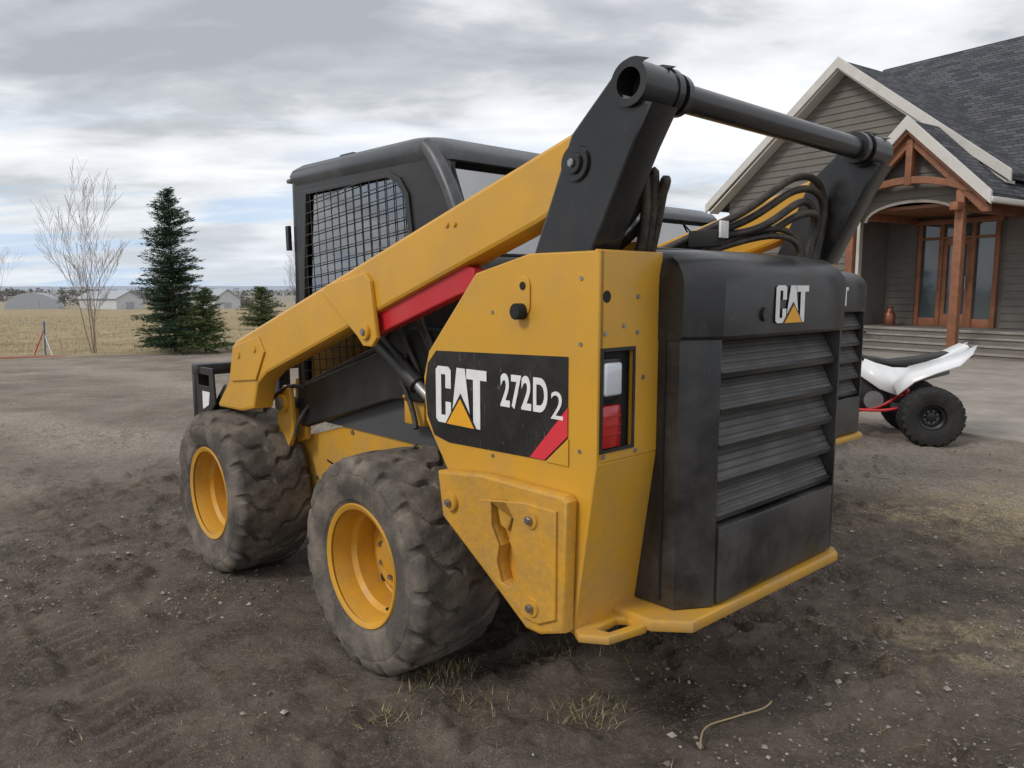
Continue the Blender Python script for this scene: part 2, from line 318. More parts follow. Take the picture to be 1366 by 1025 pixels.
        prism('slot_tongue',[(-.665,.79),(-.71,.80),(-.735,.77),(-.715,.72),(-.68,.73)],'side',o+s*.01,o+s*.045,mYel2,P,bevel=.008)
        cyl('stop_pad',(o,-.735,1.385),(o+s*.035,-.735,1.385),.024,mDark,P)
        prism('lock_plate',arcpts((-.74,1.46),.028,0,180,9)+arcpts((-.74,1.40),.028,180,360,9),'side',o+s*.001,o+s*.006,mYel,P)
        cyl('lock_hole',(o+s*.006,-.74,1.46),(o+s*.009,-.74,1.46),.012,mDark,P)
        for (y,z) in [(-.60,.93),(-.965,1.48),(-.965,1.30),(-.965,1.0),(-.60,1.38)]: cyl('rivet',(o,y,z),(o+s*.003,y,z),.006,mSteel,P,10,bev=0)
        d=drop
        arm=[(-.93+ys,1.885-d),(1.33,1.205-d*.3),(1.40,1.165-d*.3),(1.455,.99),(1.60,.86),(1.60,.838),(1.32,.845),(1.17,.875),(1.12,1.0-d*.2),(1.02,1.06-d*.3),(.05,1.375-d),(-.76+ys,1.635-d),(-.93+ys,1.70-d)]
        prism('lift_arm',arm,'side',s*.64,s*.742,mYel,P,bevel=.014)
        prism('arm_doubler',[(1.36,1.168),(1.08,1.23),(1.02,1.16),(1.12,1.02),(1.40,.99)],'side',s*.742,s*.752,mYel,P,bevel=.004)
        for (y,z) in [(1.30,1.13),(1.12,1.17)]: cyl('arm_boss',(s*.742,y,z),(s*.758,y,z),.02,mYel,P)
        prism('arm_bracket',[(.46,1.44-d),(.42,1.465-d),(.13,1.51-d),(.095,1.48-d),(.055,1.27-d),(.09,1.235-d),(.15,1.235-d),(.19,1.27-d)],'side',s*.742,s*.762,mYel,P,bevel=.005)
        cyl('bracket_pin',(s*.762,.125,1.29-d),(s*.775,.125,1.29-d),.030,mYel,P); cyl('bracket_bolt',(s*.775,.125,1.29-d),(s*.783,.125,1.29-d),.014,mSteel,P,6)
        for y in (-.35,-.39): cyl('arm_plug',(s*.742,y,1.66-d),(s*.749,y,1.66-d),.009,mYel,P)
        prism('control_link',[(-.46,1.515-d),(-.42,1.53-d),(.10,1.385-d),(.165,1.365-d),(.175,1.29-d),(.14,1.27-d),(-.36,1.425-d),(-.46,1.45-d)],'side',s*.67,s*.72,mRed,P,bevel=.006)
        cyl('lift_cylinder_barrel',(s*.60,.34,1.27),(s*.60,.02,1.08),.036,mCabD,P); cyl('lift_cylinder_rod',(s*.60,.05,1.10),(s*.60,-.35,.87),.022,mSteel,P)
        tz,ty_=1.965-d,-1.112+ys
        tl=[(-.735+ys,1.45-d),(-.765+ys,1.56-d),(-.905+ys,1.87-d),(-1.045+ys,1.995-d)]+arcpts((ty_,tz),.058,115,-10,9)+[(-1.178+ys,1.91-d),(-1.125+ys,1.82-d),(-.935+ys,1.45-d)]
        prism('rear_link',tl,'side',s*.635,s*.748,mBlk,P,bevel=.008)
        cyl('link_pivot',(s*.748,-.925+ys,1.79-d),(s*.757,-.925+ys,1.79-d),.050,mBlk,P); cyl('link_pivot_cap',(s*.757,-.925+ys,1.79-d),(s*.766,-.925+ys,1.79-d),.030,mBlk,P); cyl('pivot_bolt',(s*.766,-.925+ys,1.79-d),(s*.774,-.925+ys,1.79-d),.012,mSteel,P,6)
        lathe('tube_boss',[(s*.61,.042),(s*.61,.058),(s*.762,.058),(s*.762,.038),(s*.66,.038)],40,mBlk,P,(0,ty_,tz))
        cyl('tube_boss_inner',(s*.64,ty_,tz),(s*.70,ty_,tz),.0375,mDark,P)
        lathe('tube_collar',[(s*.55,.038),(s*.55,.055),(s*.575,.057),(s*.575,.038)],36,mBlk,P,(0,ty_,tz))
        lathe('tube_collar_2',[(s*.60,.038),(s*.60,.062),(s*.625,.062),(s*.625,.038)],36,mBlk,P,(0,ty_,tz))
    cyl('cross_tube',(-.64,-1.112+ys,1.965-drop),(.64,-1.112+ys,1.965-drop),.038,mBlk,P,40)
    dec=[(-.315,1.245),(-.92,1.262),(-.92,.955),(-.38,.94),(-.30,.955),(-.262,1.02),(-.250,1.12),(-.268,1.20)]
    flatpoly('decal_side',[(-a,b) for a,b in dec],'sideL',-.7662,mDecB,P)
    flatpoly('decal_red',[(.77,.9535),(.83,.9535),(.921,1.035),(.921,1.118)],'sideL',-.7680,mDecR,P)
    flatpoly('decal_corner',[(.835,.950),(.925,.950),(.925,1.031)],'sideL',-.7680,mYel,P)
    logo('side_logo','sideL',.315,.575,1.005,1.195,-.7690,P)
    textfit('model_text','272D','sideL',.640,.842,1.090,1.195,-.7690,mWht,P,.028)
    textfit('model_text_small','2','sideL',.856,.904,1.080,1.160,-.7690,mWht,P,.0)
    prism('bumper_plate',[(-.60,-.96),(-.60,-1.10),(-.52,-1.19),(.38,-1.205),(.425,-1.17),(.44,-1.0),(.44,-.9),(-.5,-.9)],'plan',.462,.498,mYel,P,bevel=.008)
    prism('tie_down',[(-.79,-.99),(-.74,-1.06),(-.60,-1.085),(-.53,-1.05),(-.53,-.94),(-.76,-.94)],'plan',.452,.478,mYel,P,holes=[[(-.72,-1.0),(-.71,-1.035),(-.62,-1.05),(-.60,-1.01),(-.62,-.99)]],bevel=.007)
    for s in (-1,1):
        prism('hood_pillar',[(s*.50,-.93),(s*.50,-1.105),(s*.395,-1.17),(s*.385,-1.17),(s*.37,-1.10),(s*.37,-.93)],'plan',.50,1.47,mHood,P,bevel=.007)
        box('hood_seam',s*.502-.002,s*.502+.002,-1.06,-1.052,.52,1.40,mDark,P,0)
    secs=[(1.305,0,0),(1.315,.008,.0),(1.455,.012,.0),(1.49,.006,.002),(1.525,-.018,.010),(1.552,-.06,.028),(1.566,-.12,.05),(1.572,-.25,.07)]
    V=[];F=[]
    base=[(-.503,-.80),(-.503,-1.105),(-.395,-1.172),(-.20,-1.178),(.20,-1.178),(.385,-1.172),(.503,-1.105),(.503,-.80)]
    for z,dyy,ins in secs:
        for (x,y) in base:
            xx=x-math.copysign(ins,x); yy=y-dyy if y<-.9 else y
            V.append((xx,yy,z))
    nb=len(base)
    for i in range(len(secs)-1):
        for k in range(nb):
            k2=(k+1)%nb; F.append((i*nb+k,i*nb+k2,(i+1)*nb+k2,(i+1)*nb+k))
    F.append(tuple(range(nb))[::-1]); F.append(tuple((len(secs)-1)*nb+k for k in range(nb)))
    me=bpy.data.meshes.new('hood_cap'); me.from_pydata(V,[],F); bm=bmesh.new(); bm.from_mesh(me); bmesh.ops.recalc_face_normals(bm,faces=bm.faces); bm.to_mesh(me); bm.free()
    addobj('hood_cap',me,P,mHood,28)
    box('engine_cover',-.48,.48,-.95,-.10,1.30,1.562,mHood,P,.02)
    box('top_grille',-.34,.34,-.86,-.40,1.562,1.585,mPerf,P,.004)
    box('engine_block',-.44,.44,-.98,.3,.9,1.32,mDark,P,0)
    box('lower_panel',-.372,.372,-1.178,-1.10,.505,.745,mHood,P,.008)
    box('grille_back',-.37,.37,-1.10,-1.085,.74,1.31,mDark,P,0)
    for k in range(5):
        z0=.762+k*.108
        prism('louver_mesh_%d'%k,[(-1.112,z0+.104),(-1.108,z0+.104),(-1.154,z0+.014),(-1.158,z0+.014)],'side',-.370,.370,mPerf,P,bevel=0)
        prism('louver_lip_%d'%k,[(-1.158,z0+.020),(-1.166,z0+.012),(-1.162,z0-.004),(-1.150,z0-.006),(-1.150,z0+.014)],'side',-.372,.372,mHood,P,bevel=.002)
    logo('rear_logo','rear',-.125,.085,1.345,1.462,-1.193,P)
    cyl('hood_latch',(-.185,-1.18,1.375),(-.185,-1.196,1.375),.022,mCabD,P)
    # cab
    cab=[(1.12,.76),(1.18,.82),(1.19,1.36),(1.15,1.985),(.13,2.025),(.06,2.005),(.02,1.96),(-.10,1.76),(-.17,1.56),(-.20,1.2),(-.20,1.0),(.34,.985)]
    win=[(1.03,1.90),(.34,1.91),(.27,1.885),(.215,1.82),(.19,1.68),(.19,1.60),(.40,1.215),(1.10,.985),(1.10,1.1),(1.07,1.5)]
    for s in (-1,1):
        prism('cab_side',cab,'side',s*.50,s*.465,mCabD,P,holes=[win],bevel=.012)
        cx0=np.mean([p[0] for p in win]);cz0=np.mean([p[1] for p in win])
        w2=[(cx0+(a-cx0)*1.05,cz0+(b-cz0)*1.04) for a,b in win]
        w3=[(cx0+(a-cx0)*.98,cz0+(b-cz0)*.985) for a,b in win]
        prism('window_frame',w2,'side',s*.500,s*.510,mCabD,P,holes=[w3],bevel=.003)
        prism('side_glass',win,'side',s*.484,s*.488,mGlass,P,bevel=0)
        V=[];F=[]
        def bar(a,b,t=.0019,xo=.506):
            (y0,z0),(y1,z1)=a,b; dx,dz=y1-y0,z1-z0; L_=math.hypot(dx,dz)
            if L_<.02: return
            nx,nz=-dz/L_*t,dx/L_*t
            i=len(V)
            for X in (s*(xo-t*.7),s*(xo+t*.7)):
                V.extend([(X,y0+nx,z0+nz),(X,y1+nx,z1+nz),(X,y1-nx,z1-nz),(X,y0-nx,z0-nz)])
            F.extend([(i,i+1,i+2,i+3),(i+7,i+6,i+5,i+4),(i,i+4,i+5,i+1),(i+2,i+6,i+7,i+3)])
        def clip(p,dv):
            t0,t1=-9,9; n=len(win)
            ar=sum(win[i][0]*win[(i+1)%n][1]-win[(i+1)%n][0]*win[i][1] for i in range(n))
            for i in range(n):
                a=win[i];b=win[(i+1)%n]; ex,ey=b[0]-a[0],b[1]-a[1]; nx,ny=(-ey,ex) if ar>0 else (ey,-ex)
                den=nx*dv[0]+ny*dv[1]; num=nx*(p[0]-a[0])+ny*(p[1]-a[1])
                if abs(den)<1e-9:
                    if num<0: return None
                    continue
                t=-num/den
                if den>0: t0=max(t0,t)
                else: t1=min(t1,t)
            if t1<=t0: return None
            return ((p[0]+dv[0]*t0,p[1]+dv[1]*t0),(p[0]+dv[0]*t1,p[1]+dv[1]*t1))
        y=.2
        while y<1.1:
            c=clip((y,1.5),(.06,1)); 
            if c: bar(*c)
            y+=.064
        z=.9
        while z<2.2:
            c=clip((.6,z),(1,-.10))
            if c: bar(*c,xo=.509)
            z+=.050
        me=bpy.data.meshes.new('guard_mesh'); me.from_pydata(V,[],F); addobj('guard_mesh',me,P,mCabD)
        prism('cab_lower_panel',[(1.13,.765),(1.17,.83),(1.17,.96),(.37,1.20),(.22,1.18),(.22,1.0),(.34,.985)],'side',s*.500,s*.512,mCabD,P,bevel=.005)
        tube('cab_pillar',[(s*.485,.10,2.0),(s*.485,.02,1.955),(s*.485,-.10,1.75),(s*.485,-.165,1.56)],.035,mCab,P)
        prism('mirror',[(1.19,1.64),(1.22,1.64),(1.225,1.76),(1.195,1.76)],'side',s*.50,s*.52,mCabD,P)
    secs=[(1.955,.500,-.005,1.175),(1.985,.512,-.0,1.21),(2.005,.513,.02,1.215),(2.028,.505,.05,1.20),(2.052,.475,.095,1.15),(2.066,.41,.16,1.05),(2.070,.30,.25,.95)]
    V=[];F=[];nb=0
    for z,hw,ya,yb in secs:
        rr=.10; ring=[]
        for (cx_,cy_,a0) in [(hw-rr,yb-rr*.5,0),(-hw+rr,yb-rr*.5,90),(-hw+rr,ya+rr,180),(hw-rr,ya+rr,270)]:
            for i in range(6):
                a=R(a0+18*i); k=.5 if a0<180 else 1
                ring.append((cx_+rr*math.cos(a),cy_+rr*k*math.sin(a),z-.008))
        nb=len(ring); V+=ring
    for i in range(len(secs)-1):
        for k in range(nb): k2=(k+1)%nb; F.append((i*nb+k,i*nb+k2,(i+1)*nb+k2,(i+1)*nb+k))
    F.append(tuple(range(nb))[::-1]); F.append(tuple((len(secs)-1)*nb+k for k in range(nb)))
    me=bpy.data.meshes.new('cab_roof'); me.from_pydata(V,[],F); addobj('cab_roof',me,P,mCab,50)
    box('roof_vent',-.40,-.28,.78,.90,2.04,2.078,mCabD,P,.01)
    box('roof_visor',-.50,.50,1.14,1.235,1.968,1.988,mCab,P,.006)
    y0,z0,y1,z1=-.165,1.54,.03,1.985; L_=math.hypot(y1-y0,z1-z0)
    ty,tz=(y1-y0)/L_,(z1-z0)/L_
    mt=Matrix(((1,0,0,0),(0,ty,-tz,y0),(0,tz,ty,z0),(0,0,0,1)))
    rw=arcpts((-.37,.11),.06,180,270,5)+arcpts((.37,.11),.06,270,360,5)+arcpts((.37,L_-.09),.06,0,90,5)+arcpts((-.37,L_-.09),.06,90,180,5)
    prism('cab_rear',[(-.485,0),(.485,0),(.485,L_),(-.485,L_)],None,-.03,0,mCab,P,holes=[rw],bevel=.006,mtx=mt)
    prism('rear_glass',rw,None,-.018,-.014,mGlassR,P,bevel=0,mtx=mt)
    prism('rear_window_seal',[(a*1.03,(b-L_/2)*1.05+L_/2) for a,b in rw],None,.0,.006,mDark,P,holes=[rw],bevel=.001,mtx=mt)
    tube('wiper',[(-.02,.05,1.975),(.06,-.0,1.90),(.10,-.06,1.80)],.006,mDark,P)
    box('cab_front_left',-.50,-.44,1.13,1.18,.8,1.97,mCabD,P,.01); box('cab_front_right',.44,.50,1.13,1.18,.8,1.97,mCabD,P,.01)
    box('cab_front_top',-.45,.45,1.11,1.17,1.88,1.97,mCabD,P,.01); box('cab_door_lower',-.45,.45,1.12,1.16,.8,1.10,mCabD,P,.01)
    box('cab_floor',-.46,.46,-.1,1.15,.80,.98,mInt,P,0); box('cab_back_wall',-.46,.46,-.16,.10,.98,1.55,mInt,P,0)
    box('seat_base',-.25,.25,.20,.68,1.0,1.22,mInt,P,.04,3); box('seat_back',-.24,.24,.12,.26,1.2,1.72,mInt,P,.05,3)
    box('joystick_l',-.40,-.30,.5,.75,1.1,1.35,mInt,P,.03); box('joystick_r',.30,.40,.5,.75,1.1,1.35,mInt,P,.03)
    for k,(y,z) in enumerate([(-.02,1.30),(.06,1.22),(-.10,1.22),(.14,1.12)]):
        tube('gap_hose%d'%k,[(-.56,y+.15,z+.12),(-.60,y+.05,z+.02),(-.54,y,z-.1),(-.57,y-.06,z-.22)],.012,mHose,P)
    box('valve_block',-.56,-.46,-.16,.16,1.0,1.30,mDark,P,.02)
    box('step_block',-.53,-.452,.08,.22,.90,1.02,mYel,P,.01); tube('grab_handle',[(-.53,.19,1.0),(-.57,.19,1.03),(-.57,.13,1.03),(-.53,.13,1.0)],.008,mYel,P)
    box('frame_top',-.74,.74,1.86,1.95,.98,1.04,mCabD,P,.006); box('frame_bottom',-.74,.74,1.93,2.0,.28,.36,mCabD,P,.006)
    for x in (-.735,-.25,.25,.66): box('frame_upright',x,x+.075,1.90,1.97,.30,1.03,mCabD,P,.006)
    for s in (-1,1):
        prism('frame_side',[(1.68,1.03),(1.93,1.03),(1.95,.72),(1.86,.70),(1.66,.84)],'side',s*.735,s*.722,mCabD,P,bevel=.003,holes=[[(1.73,.99),(1.88,.99),(1.88,.93),(1.73,.93)]])
        prism('arm_toe',[(1.40,1.0),(1.52,.93),(1.62,.95),(1.90,.72),(1.95,.40),(1.91,.38),(1.88,.62),(1.76,.78),(1.58,.845),(1.40,.85)],'side',s*.63,s*.70,mCabD,P,bevel=.005)
    prism('frame_label',[(1.72,.90),(1.82,.90),(1.82,.80),(1.74,.83)],'side',-.7375,-.7355,mWht,P,bevel=0)
    if full:
        for k in range(3):
            o=k*.026
            tube('hose_left_%d'%k,[(-.60+o,-.80,1.52),(-.59+o,-.92,1.62-o),(-.58+o,-1.01-o,1.75-o),(-.60+o,-1.03-o,1.83-o),(-.57+o,-1.04,1.70),(-.55+o,-1.00,1.56),(-.54+o,-.95,1.45)],.0145,mHose,P)
        for k in range(4):
            o=k*.030; q=[0,.010,-.012,.014][k]
            tube('hose_right_%d'%k,[(-.03+o*1.4,-.62-q,1.56),(.07+o,-.74+q,1.64-q),(.24+o+q,-.88,1.72-o*1.2+q),(.42,-.95+q,1.89-o*1.9),(.61-o,-.99-q*2,1.87-o*1.3),(.635-o+q,-.98,1.68),(.58-o,-.95,1.50)],.0145,mHose,P)
        for k in range(2): tube('hose_right_low%d'%k,[(.12,-.7,1.56),(.26,-.86,1.64+k*.03),(.43+k*.03,-.95,1.67+k*.03),(.50,-.96,1.60),(.48,-.95,1.50)],.012,mHose,P)
        box('hose_clamp',.06,.10,-.86,-.74,1.60,1.66,mDark,P,.004)
        box('hose_tag',.07,.12,-.87,-.86,1.63,1.69,mWht,P,.002)
        box('yellow_gusset_l',-.52,-.49,-1.0,-.82,1.45,1.59,mYel,P,.004)
        cyl('air_filter',(.02,-.30,1.60),(.30,-.30,1.60),.07,mCabD,P)
    return P
L1=build_loader('skid_steer_loader',toW(2.35,2.387))
L2=build_loader('skid_steer_loader.001',toW(2.35+2.45,2.387+.94),drop=.47,full=False,ys=.28)
# ---------------------------------------------------------------- ground
_TB={}
def vnoise(x,y,seed):
    if seed not in _TB: _TB[seed]=np.random.default_rng(seed).random((256,256))
    T=_TB[seed]
    xi=np.floor(x).astype(int); yi=np.floor(y).astype(int); fx=x-xi; fy=y-yi
    fx=fx*fx*(3-2*fx); fy=fy*fy*(3-2*fy)
    g=lambda a,b:T[a&255,b&255]
    return (g(xi,yi)*(1-fx)+g(xi+1,yi)*fx)*(1-fy)+(g(xi,yi+1)*(1-fx)+g(xi+1,yi+1)*fx)*fy
def fbm(x,y,s,seed,o=4,ga=.5):
    v=0;a=1;t=0
    for i in range(o):
        v=v+a*vnoise(x*s+i*17.3,y*s-i*9.1,seed+i); t+=a; a*=ga; s*=2.03
    return v/t
def sst(a,b,x):
    t=np.clip((x-a)/(b-a),0,1); return t*t*(3-2*t)
def height(X,Y):
    r=np.hypot(X,Y); near=1-sst(9,22,r)
    h=(fbm(X,Y,1.3,1,3)-.5)*.05*near
    c=fbm(X,Y,9,11,4,.6); h=h+(sst(.48,.75,c))*.042*near*sst(.35,.6,fbm(X,Y,.9,31,3))
    h=h+(fbm(X,Y,26,21,3,.6)-.5)*.022*near
    xl=X*math.cos(AZ)+Y*math.sin(AZ)-2.35; yl=-X*math.sin(AZ)+Y*math.cos(AZ)-2.387
    brk=sst(.36,.56,fbm(X,Y,2.4,61,4))
    for c0,w,dp,ph in [(-1.50,.38,.8,0),(-2.10,.36,.7,.3),(-2.9,.36,.5,.1)]:
        cc=c0+.07*np.sin(yl*1.1+c0)+.03*np.sin(yl*3.1)
        u=(xl-cc)/(w/2); m=1-sst(.8,1.1,np.abs(u)+(fbm(X,Y,8,77,2)-.5)*.4); m=m*(.25+.75*brk)*near
        q=(yl/.095+.9*np.abs(u)+ph+(fbm(X,Y,5,78,2)-.5)*.5)%1.0; bars=sst(.30,.6,np.minimum(q,1-q)*2)
        h=h*(1-.5*m)+m*dp*(-.018+.022*bars)
        h=h+dp*.016*np.exp(-((np.abs(u)-1.15)/.14)**2)*near*brk
    for wx in (-.67,.67):
        for wy in WY:
            g=np.exp(-(((xl-wx)/.35)**2+((yl-wy)/.35)**2)**2); h=h*(1-g)+g*(.004)
    px=X-9.37; py=Y-16.25; hx=px*.5606-py*.828; hy=px*.828+py*.5606
    fl=sst(-9.5,-8,hy)*sst(-4,-1.5,hx+.0*hy); h=h*(1-.9*fl)
    h=h-4.0*sst(40,240,r)
    return h
def axis(a,b,st,lim,g):
    c=list(np.arange(a,b+1e-6,st)); s=st; hi=[];v=c[-1]
    while v<lim: s*=g; v+=s; hi.append(v)
    s=st; lo=[];v=c[0]
    while v>-lim: s*=g; v-=s; lo.append(v)
    return np.array(lo[::-1]+c+hi)
xs=axis(-3.4,3.2,.020,5500,1.058); ys_=axis(1.7,5.6,.020,5500,1.058)
XX,YY=np.meshgrid(xs,ys_,indexing='ij'); ZZ=height(XX,YY)
nx,ny=len(xs),len(ys_)
me=bpy.data.meshes.new('ground'); me.vertices.add(nx*ny)
me.vertices.foreach_set('co',np.stack([XX,YY,ZZ],-1).astype(np.float32).ravel())
I=np.arange((nx-1)*(ny-1)); ii=I//(ny-1); jj=I%(ny-1); a=ii*ny+jj
quads=np.stack([a,a+ny,a+ny+1,a+1],-1).astype(np.int32)
me.loops.add(quads.size); me.loops.foreach_set('vertex_index',quads.ravel())
me.polygons.add(len(quads)); me.polygons.foreach_set('loop_start',(np.arange(len(quads))*4).astype(np.int32)); me.polygons.foreach_set('loop_total',np.full(len(quads),4,np.int32))
me.polygons.foreach_set('use_smooth',np.ones(len(quads),bool)); me.update(calc_edges=True)
def attr(n,v):
    at=me.attributes.new(n,'FLOAT','POINT'); at.data.foreach_set('value',v.astype(np.float32).ravel())
fn=fbm(XX,YY,.35,91,4)
border=YY-(17.2+.35*(XX+7.5)*(XX<-3)+ (XX>=-3)*1.6)+ (fn-.5)*3
field=sst(-.5,.6,border)*(1-sst(2,7,XX-.25*(YY-18)))
field=np.maximum(field,sst(45,60,np.hypot(XX,YY)))
xl=XX*math.cos(AZ)+YY*math.sin(AZ)-2.35; yl=-XX*math.sin(AZ)+YY*math.cos(AZ)-2.387
mud=(1-sst(1.5,4.0,np.hypot((xl+.3)*.85,(yl-.0)*.66)+ (fbm(XX,YY,.8,71,4)-.5)*3.2))
mud=np.maximum(mud,.7*(1-sst(.5,1.6,np.abs(xl+1.9)))*(1-sst(0,3.0,yl)))
# compacted lighter wheel paths in the yard
path=.5+.5*np.sin((XX*.62+YY*.78)*1.9+fbm(XX,YY,.4,141,3)*4); path=sst(.55,.95,path)*sst(5.5,7.5,YY)*(1-sst(14,17,YY))
dryp=np.exp(-(((XX-3.6)/1.3)**2+((YY-4.75)/.8)**2))+.6*np.exp(-(((XX-1.9)/.8)**2+((YY-3.0)/.4)**2))
attr('field',field); attr('mud',mud); attr('dry',dryp); attr('path',path)
gm=bpy.data.materials.new('ground_dirt'); nt,b=nodes(gm); N=nt.nodes;L=nt.links
tc=N.new('ShaderNodeTexCoord')
def noise(s,d=6,r=.6,dist=0):
    n=N.new('ShaderNodeTexNoise'); n.inputs['Scale'].default_value=s; n.inputs['Detail'].default_value=d; n.inputs['Roughness'].default_value=r; n.inputs['Distortion'].default_value=dist; L.new(tc.outputs['Object'],n.inputs['Vector']); return n.outputs[0]
def mr(x,a,b_,c=0,d=1):
    n=N.new('ShaderNodeMapRange'); n.inputs[1].default_value=a; n.inputs[2].default_value=b_; n.inputs[3].default_value=c; n.inputs[4].default_value=d; L.new(x,n.inputs[0]); return n.outputs[0]
def mix(f,a,b_,mode='MIX'):
    n=N.new('ShaderNodeMixRGB'); n.blend_type=mode
    for i,v in ((0,f),(1,a),(2,b_)):
        if hasattr(v,'is_linked'): L.new(v,n.inputs[i])
        else: n.inputs[i].default_value=v if i==0 else (*v,1)
    return n.outputs[0]
def mth(op,a,b_):
    n=N.new('ShaderNodeMath'); n.operation=op; n.use_clamp=False
    for i,v in enumerate((a,b_)):
        if isinstance(v,(int,float)): n.inputs[i].default_value=v
        else: L.new(v,n.inputs[i])
    return n.outputs[0]
def at(n):
    x=N.new('ShaderNodeAttribute'); x.attribute_name=n; return x.outputs['Fac']
base=mix(mr(noise(1.1,7,.65),.38,.62),(.225,.187,.152),(.40,.35,.295))
base=mix(mr(noise(.28,5,.6),.42,.6,0,.45),base,(.20,.163,.133))
base=mix(mth('MULTIPLY',at('path'),.55),base,(.46,.405,.345))
base=mix(mr(noise(35,4,.7),.45,.7),base,(.165,.137,.112))
base=mix(mr(noise(7,6,.7),.55,.68,0,.55),base,(.16,.13,.105))
mudc=mix(mr(noise(3,7,.7),.35,.65),(.078,.062,.050),(.195,.160,.130))
mudc=mix(mr(noise(60,3,.7),.5,.75,0,.7),mudc,(.26,.22,.18))
mf=mth('ADD',at('mud'),mth('MULTIPLY',mth('SUBTRACT',noise(2.2,6,.7),.5),1.3))
g0=mix(mr(mf,.3,.85),base,mudc)
drc=mix(mr(noise(50,4,.7),.4,.65),(.22,.175,.11),(.50,.41,.27))
df=mth('MULTIPLY',at('dry'),mr(noise(4,6,.75),.42,.58))
g0=mix(mr(df,.1,.6,0,.9),g0,drc)
vo=N.new('ShaderNodeTexVoronoi'); vo.inputs['Scale'].default_value=75; L.new(tc.outputs['Object'],vo.inputs['Vector'])
sel=mr(noise(1.7,4,.6),.42,.60,0,.8)
stone=mth('MULTIPLY',mr(vo.outputs['Distance'],.32,.22),sel)
sp=N.new('ShaderNodeSeparateColor'); L.new(vo.outputs['Color'],sp.inputs[0])
stc=mix(sp.outputs[0],(.13,.115,.10),(.44,.41,.37))
g0=mix(stone,g0,stc)
fieldc=mix(mr(noise(.9,8,.7),.35,.65),(.27,.21,.12),(.42,.34,.21))
fieldc=mix(mr(noise(.035,4,.5,.5),.50,.60,0,.8),fieldc,(.25,.23,.18))
fieldc=mix(mr(noise(.006,5,.5),.48,.58,0,.7),fieldc,(.20,.19,.18))
fm=mth('ADD',at('field'),mth('MULTIPLY',mth('SUBTRACT',noise(1.4,6,.7),.5),.8))
g1=mix(mr(fm,.35,.65),g0,fieldc)
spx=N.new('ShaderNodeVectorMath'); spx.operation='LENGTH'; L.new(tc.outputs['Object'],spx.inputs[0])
far_haze=mr(spx.outputs['Value'],140,900,0,.85)  # distance haze painted into the ground colour, stronger farther out
g1=mix(far_haze,g1,(.25,.255,.27))
L.new(g1,b.inputs['Base Color']); b.inputs['Roughness'].default_value=.92; b.inputs['Specular IOR Level'].default_value=.2
hh=mth('ADD',mth('MULTIPLY',noise(40,7,.75),1.0),mth('MULTIPLY',stone,.5)); hh=mth('ADD',hh,mth('MULTIPLY',noise(9,5,.6),1.2))
bp=N.new('ShaderNodeBump'); bp.inputs['Strength'].default_value=1.0; bp.inputs['Distance'].default_value=.022; L.new(hh,bp.inputs['Height']); L.new(bp.outputs[0],b.inputs['Normal'])
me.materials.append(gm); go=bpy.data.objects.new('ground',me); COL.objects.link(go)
def hgt(x,y): return float(height(np.array([x]),np.array([y]))[0])
n=19000
px=rng.uniform(-4.5,5.5,n); py=1.6+rng.gamma(1.6,1.6,n)
clump=fbm(px,py,1.2,131,3); keep=(clump+.16*(px>.8)+rng.uniform(-.12,.12,n))>.47
px=px[keep];py=py[keep];n=len(px)
sz=np.clip(rng.lognormal(-5.3,.5,n),.0025,.015); pz=height(px,py)+sz*.25
oc=np.array([(1,0,0),(-1,0,0),(0,1,0),(0,-1,0),(0,0,.7),(0,0,-.7)])
V=oc[None]*sz[:,None,None]*rng.uniform(.6,1.3,(n,6,1)); an=rng.uniform(0,6.28,n); ca,sa=np.cos(an)[:,None],np.sin(an)[:,None]
V=np.stack([V[...,0]*ca-V[...,1]*sa+px[:,None],V[...,0]*sa+V[...,1]*ca+py[:,None],V[...,2]+pz[:,None]],-1).reshape(-1,3)
fc=np.array([(0,2,4),(2,1,4),(1,3,4),(3,0,4),(2,0,5),(1,2,5),(3,1,5),(0,3,5)])
F=(fc[None]+6*np.arange(n)[:,None,None]).reshape(-1,3)
me=bpy.data.meshes.new('gravel'); me.from_pydata(V.tolist(),[],F.tolist())
mGr=bpy.data.materials.new('stone'); nt,b=nodes(mGr); N=nt.nodes;L=nt.links
ge=N.new('ShaderNodeNewGeometry'); rp=N.new('ShaderNodeValToRGB'); rp.color_ramp.elements[0].color=(.08,.067,.056,1); rp.color_ramp.elements[1].color=(.38,.345,.305,1)
L.new(ge.outputs['Random Per Island'],rp.inputs[0]); L.new(rp.outputs[0],b.inputs['Base Color']); b.inputs['Roughness'].default_value=.9
me.materials.append(mGr); COL.objects.link(bpy.data.objects.new('gravel',me))
def blade_mesh(name,blades,mat):
    B=np.array(blades); Z=height(B[:,0],B[:,1]); V=[];F=[]
    for (x,y,zo,h,an,lean,w),z0 in zip(blades,Z):
        z=z0+zo
        dx,dy=math.cos(an),math.sin(an); i=len(V)
        wx,wy=-dy*w,dx*w
        m=(x+dx*lean*.35,y+dy*lean*.35,z+h*.6); t=(x+dx*lean,y+dy*lean,z+h)
        V+=[(x-wx,y-wy,z),(x+wx,y+wy,z),(m[0]+wx*.7,m[1]+wy*.7,m[2]),(m[0]-wx*.7,m[1]-wy*.7,m[2]),t]
        F+=[(i,i+1,i+2,i+3),(i+3,i+2,i+4)]
    me=bpy.data.meshes.new(name); me.from_pydata(V,[],F); me.materials.append(mat); o=bpy.data.objects.new(name,me); COL.objects.link(o); return o
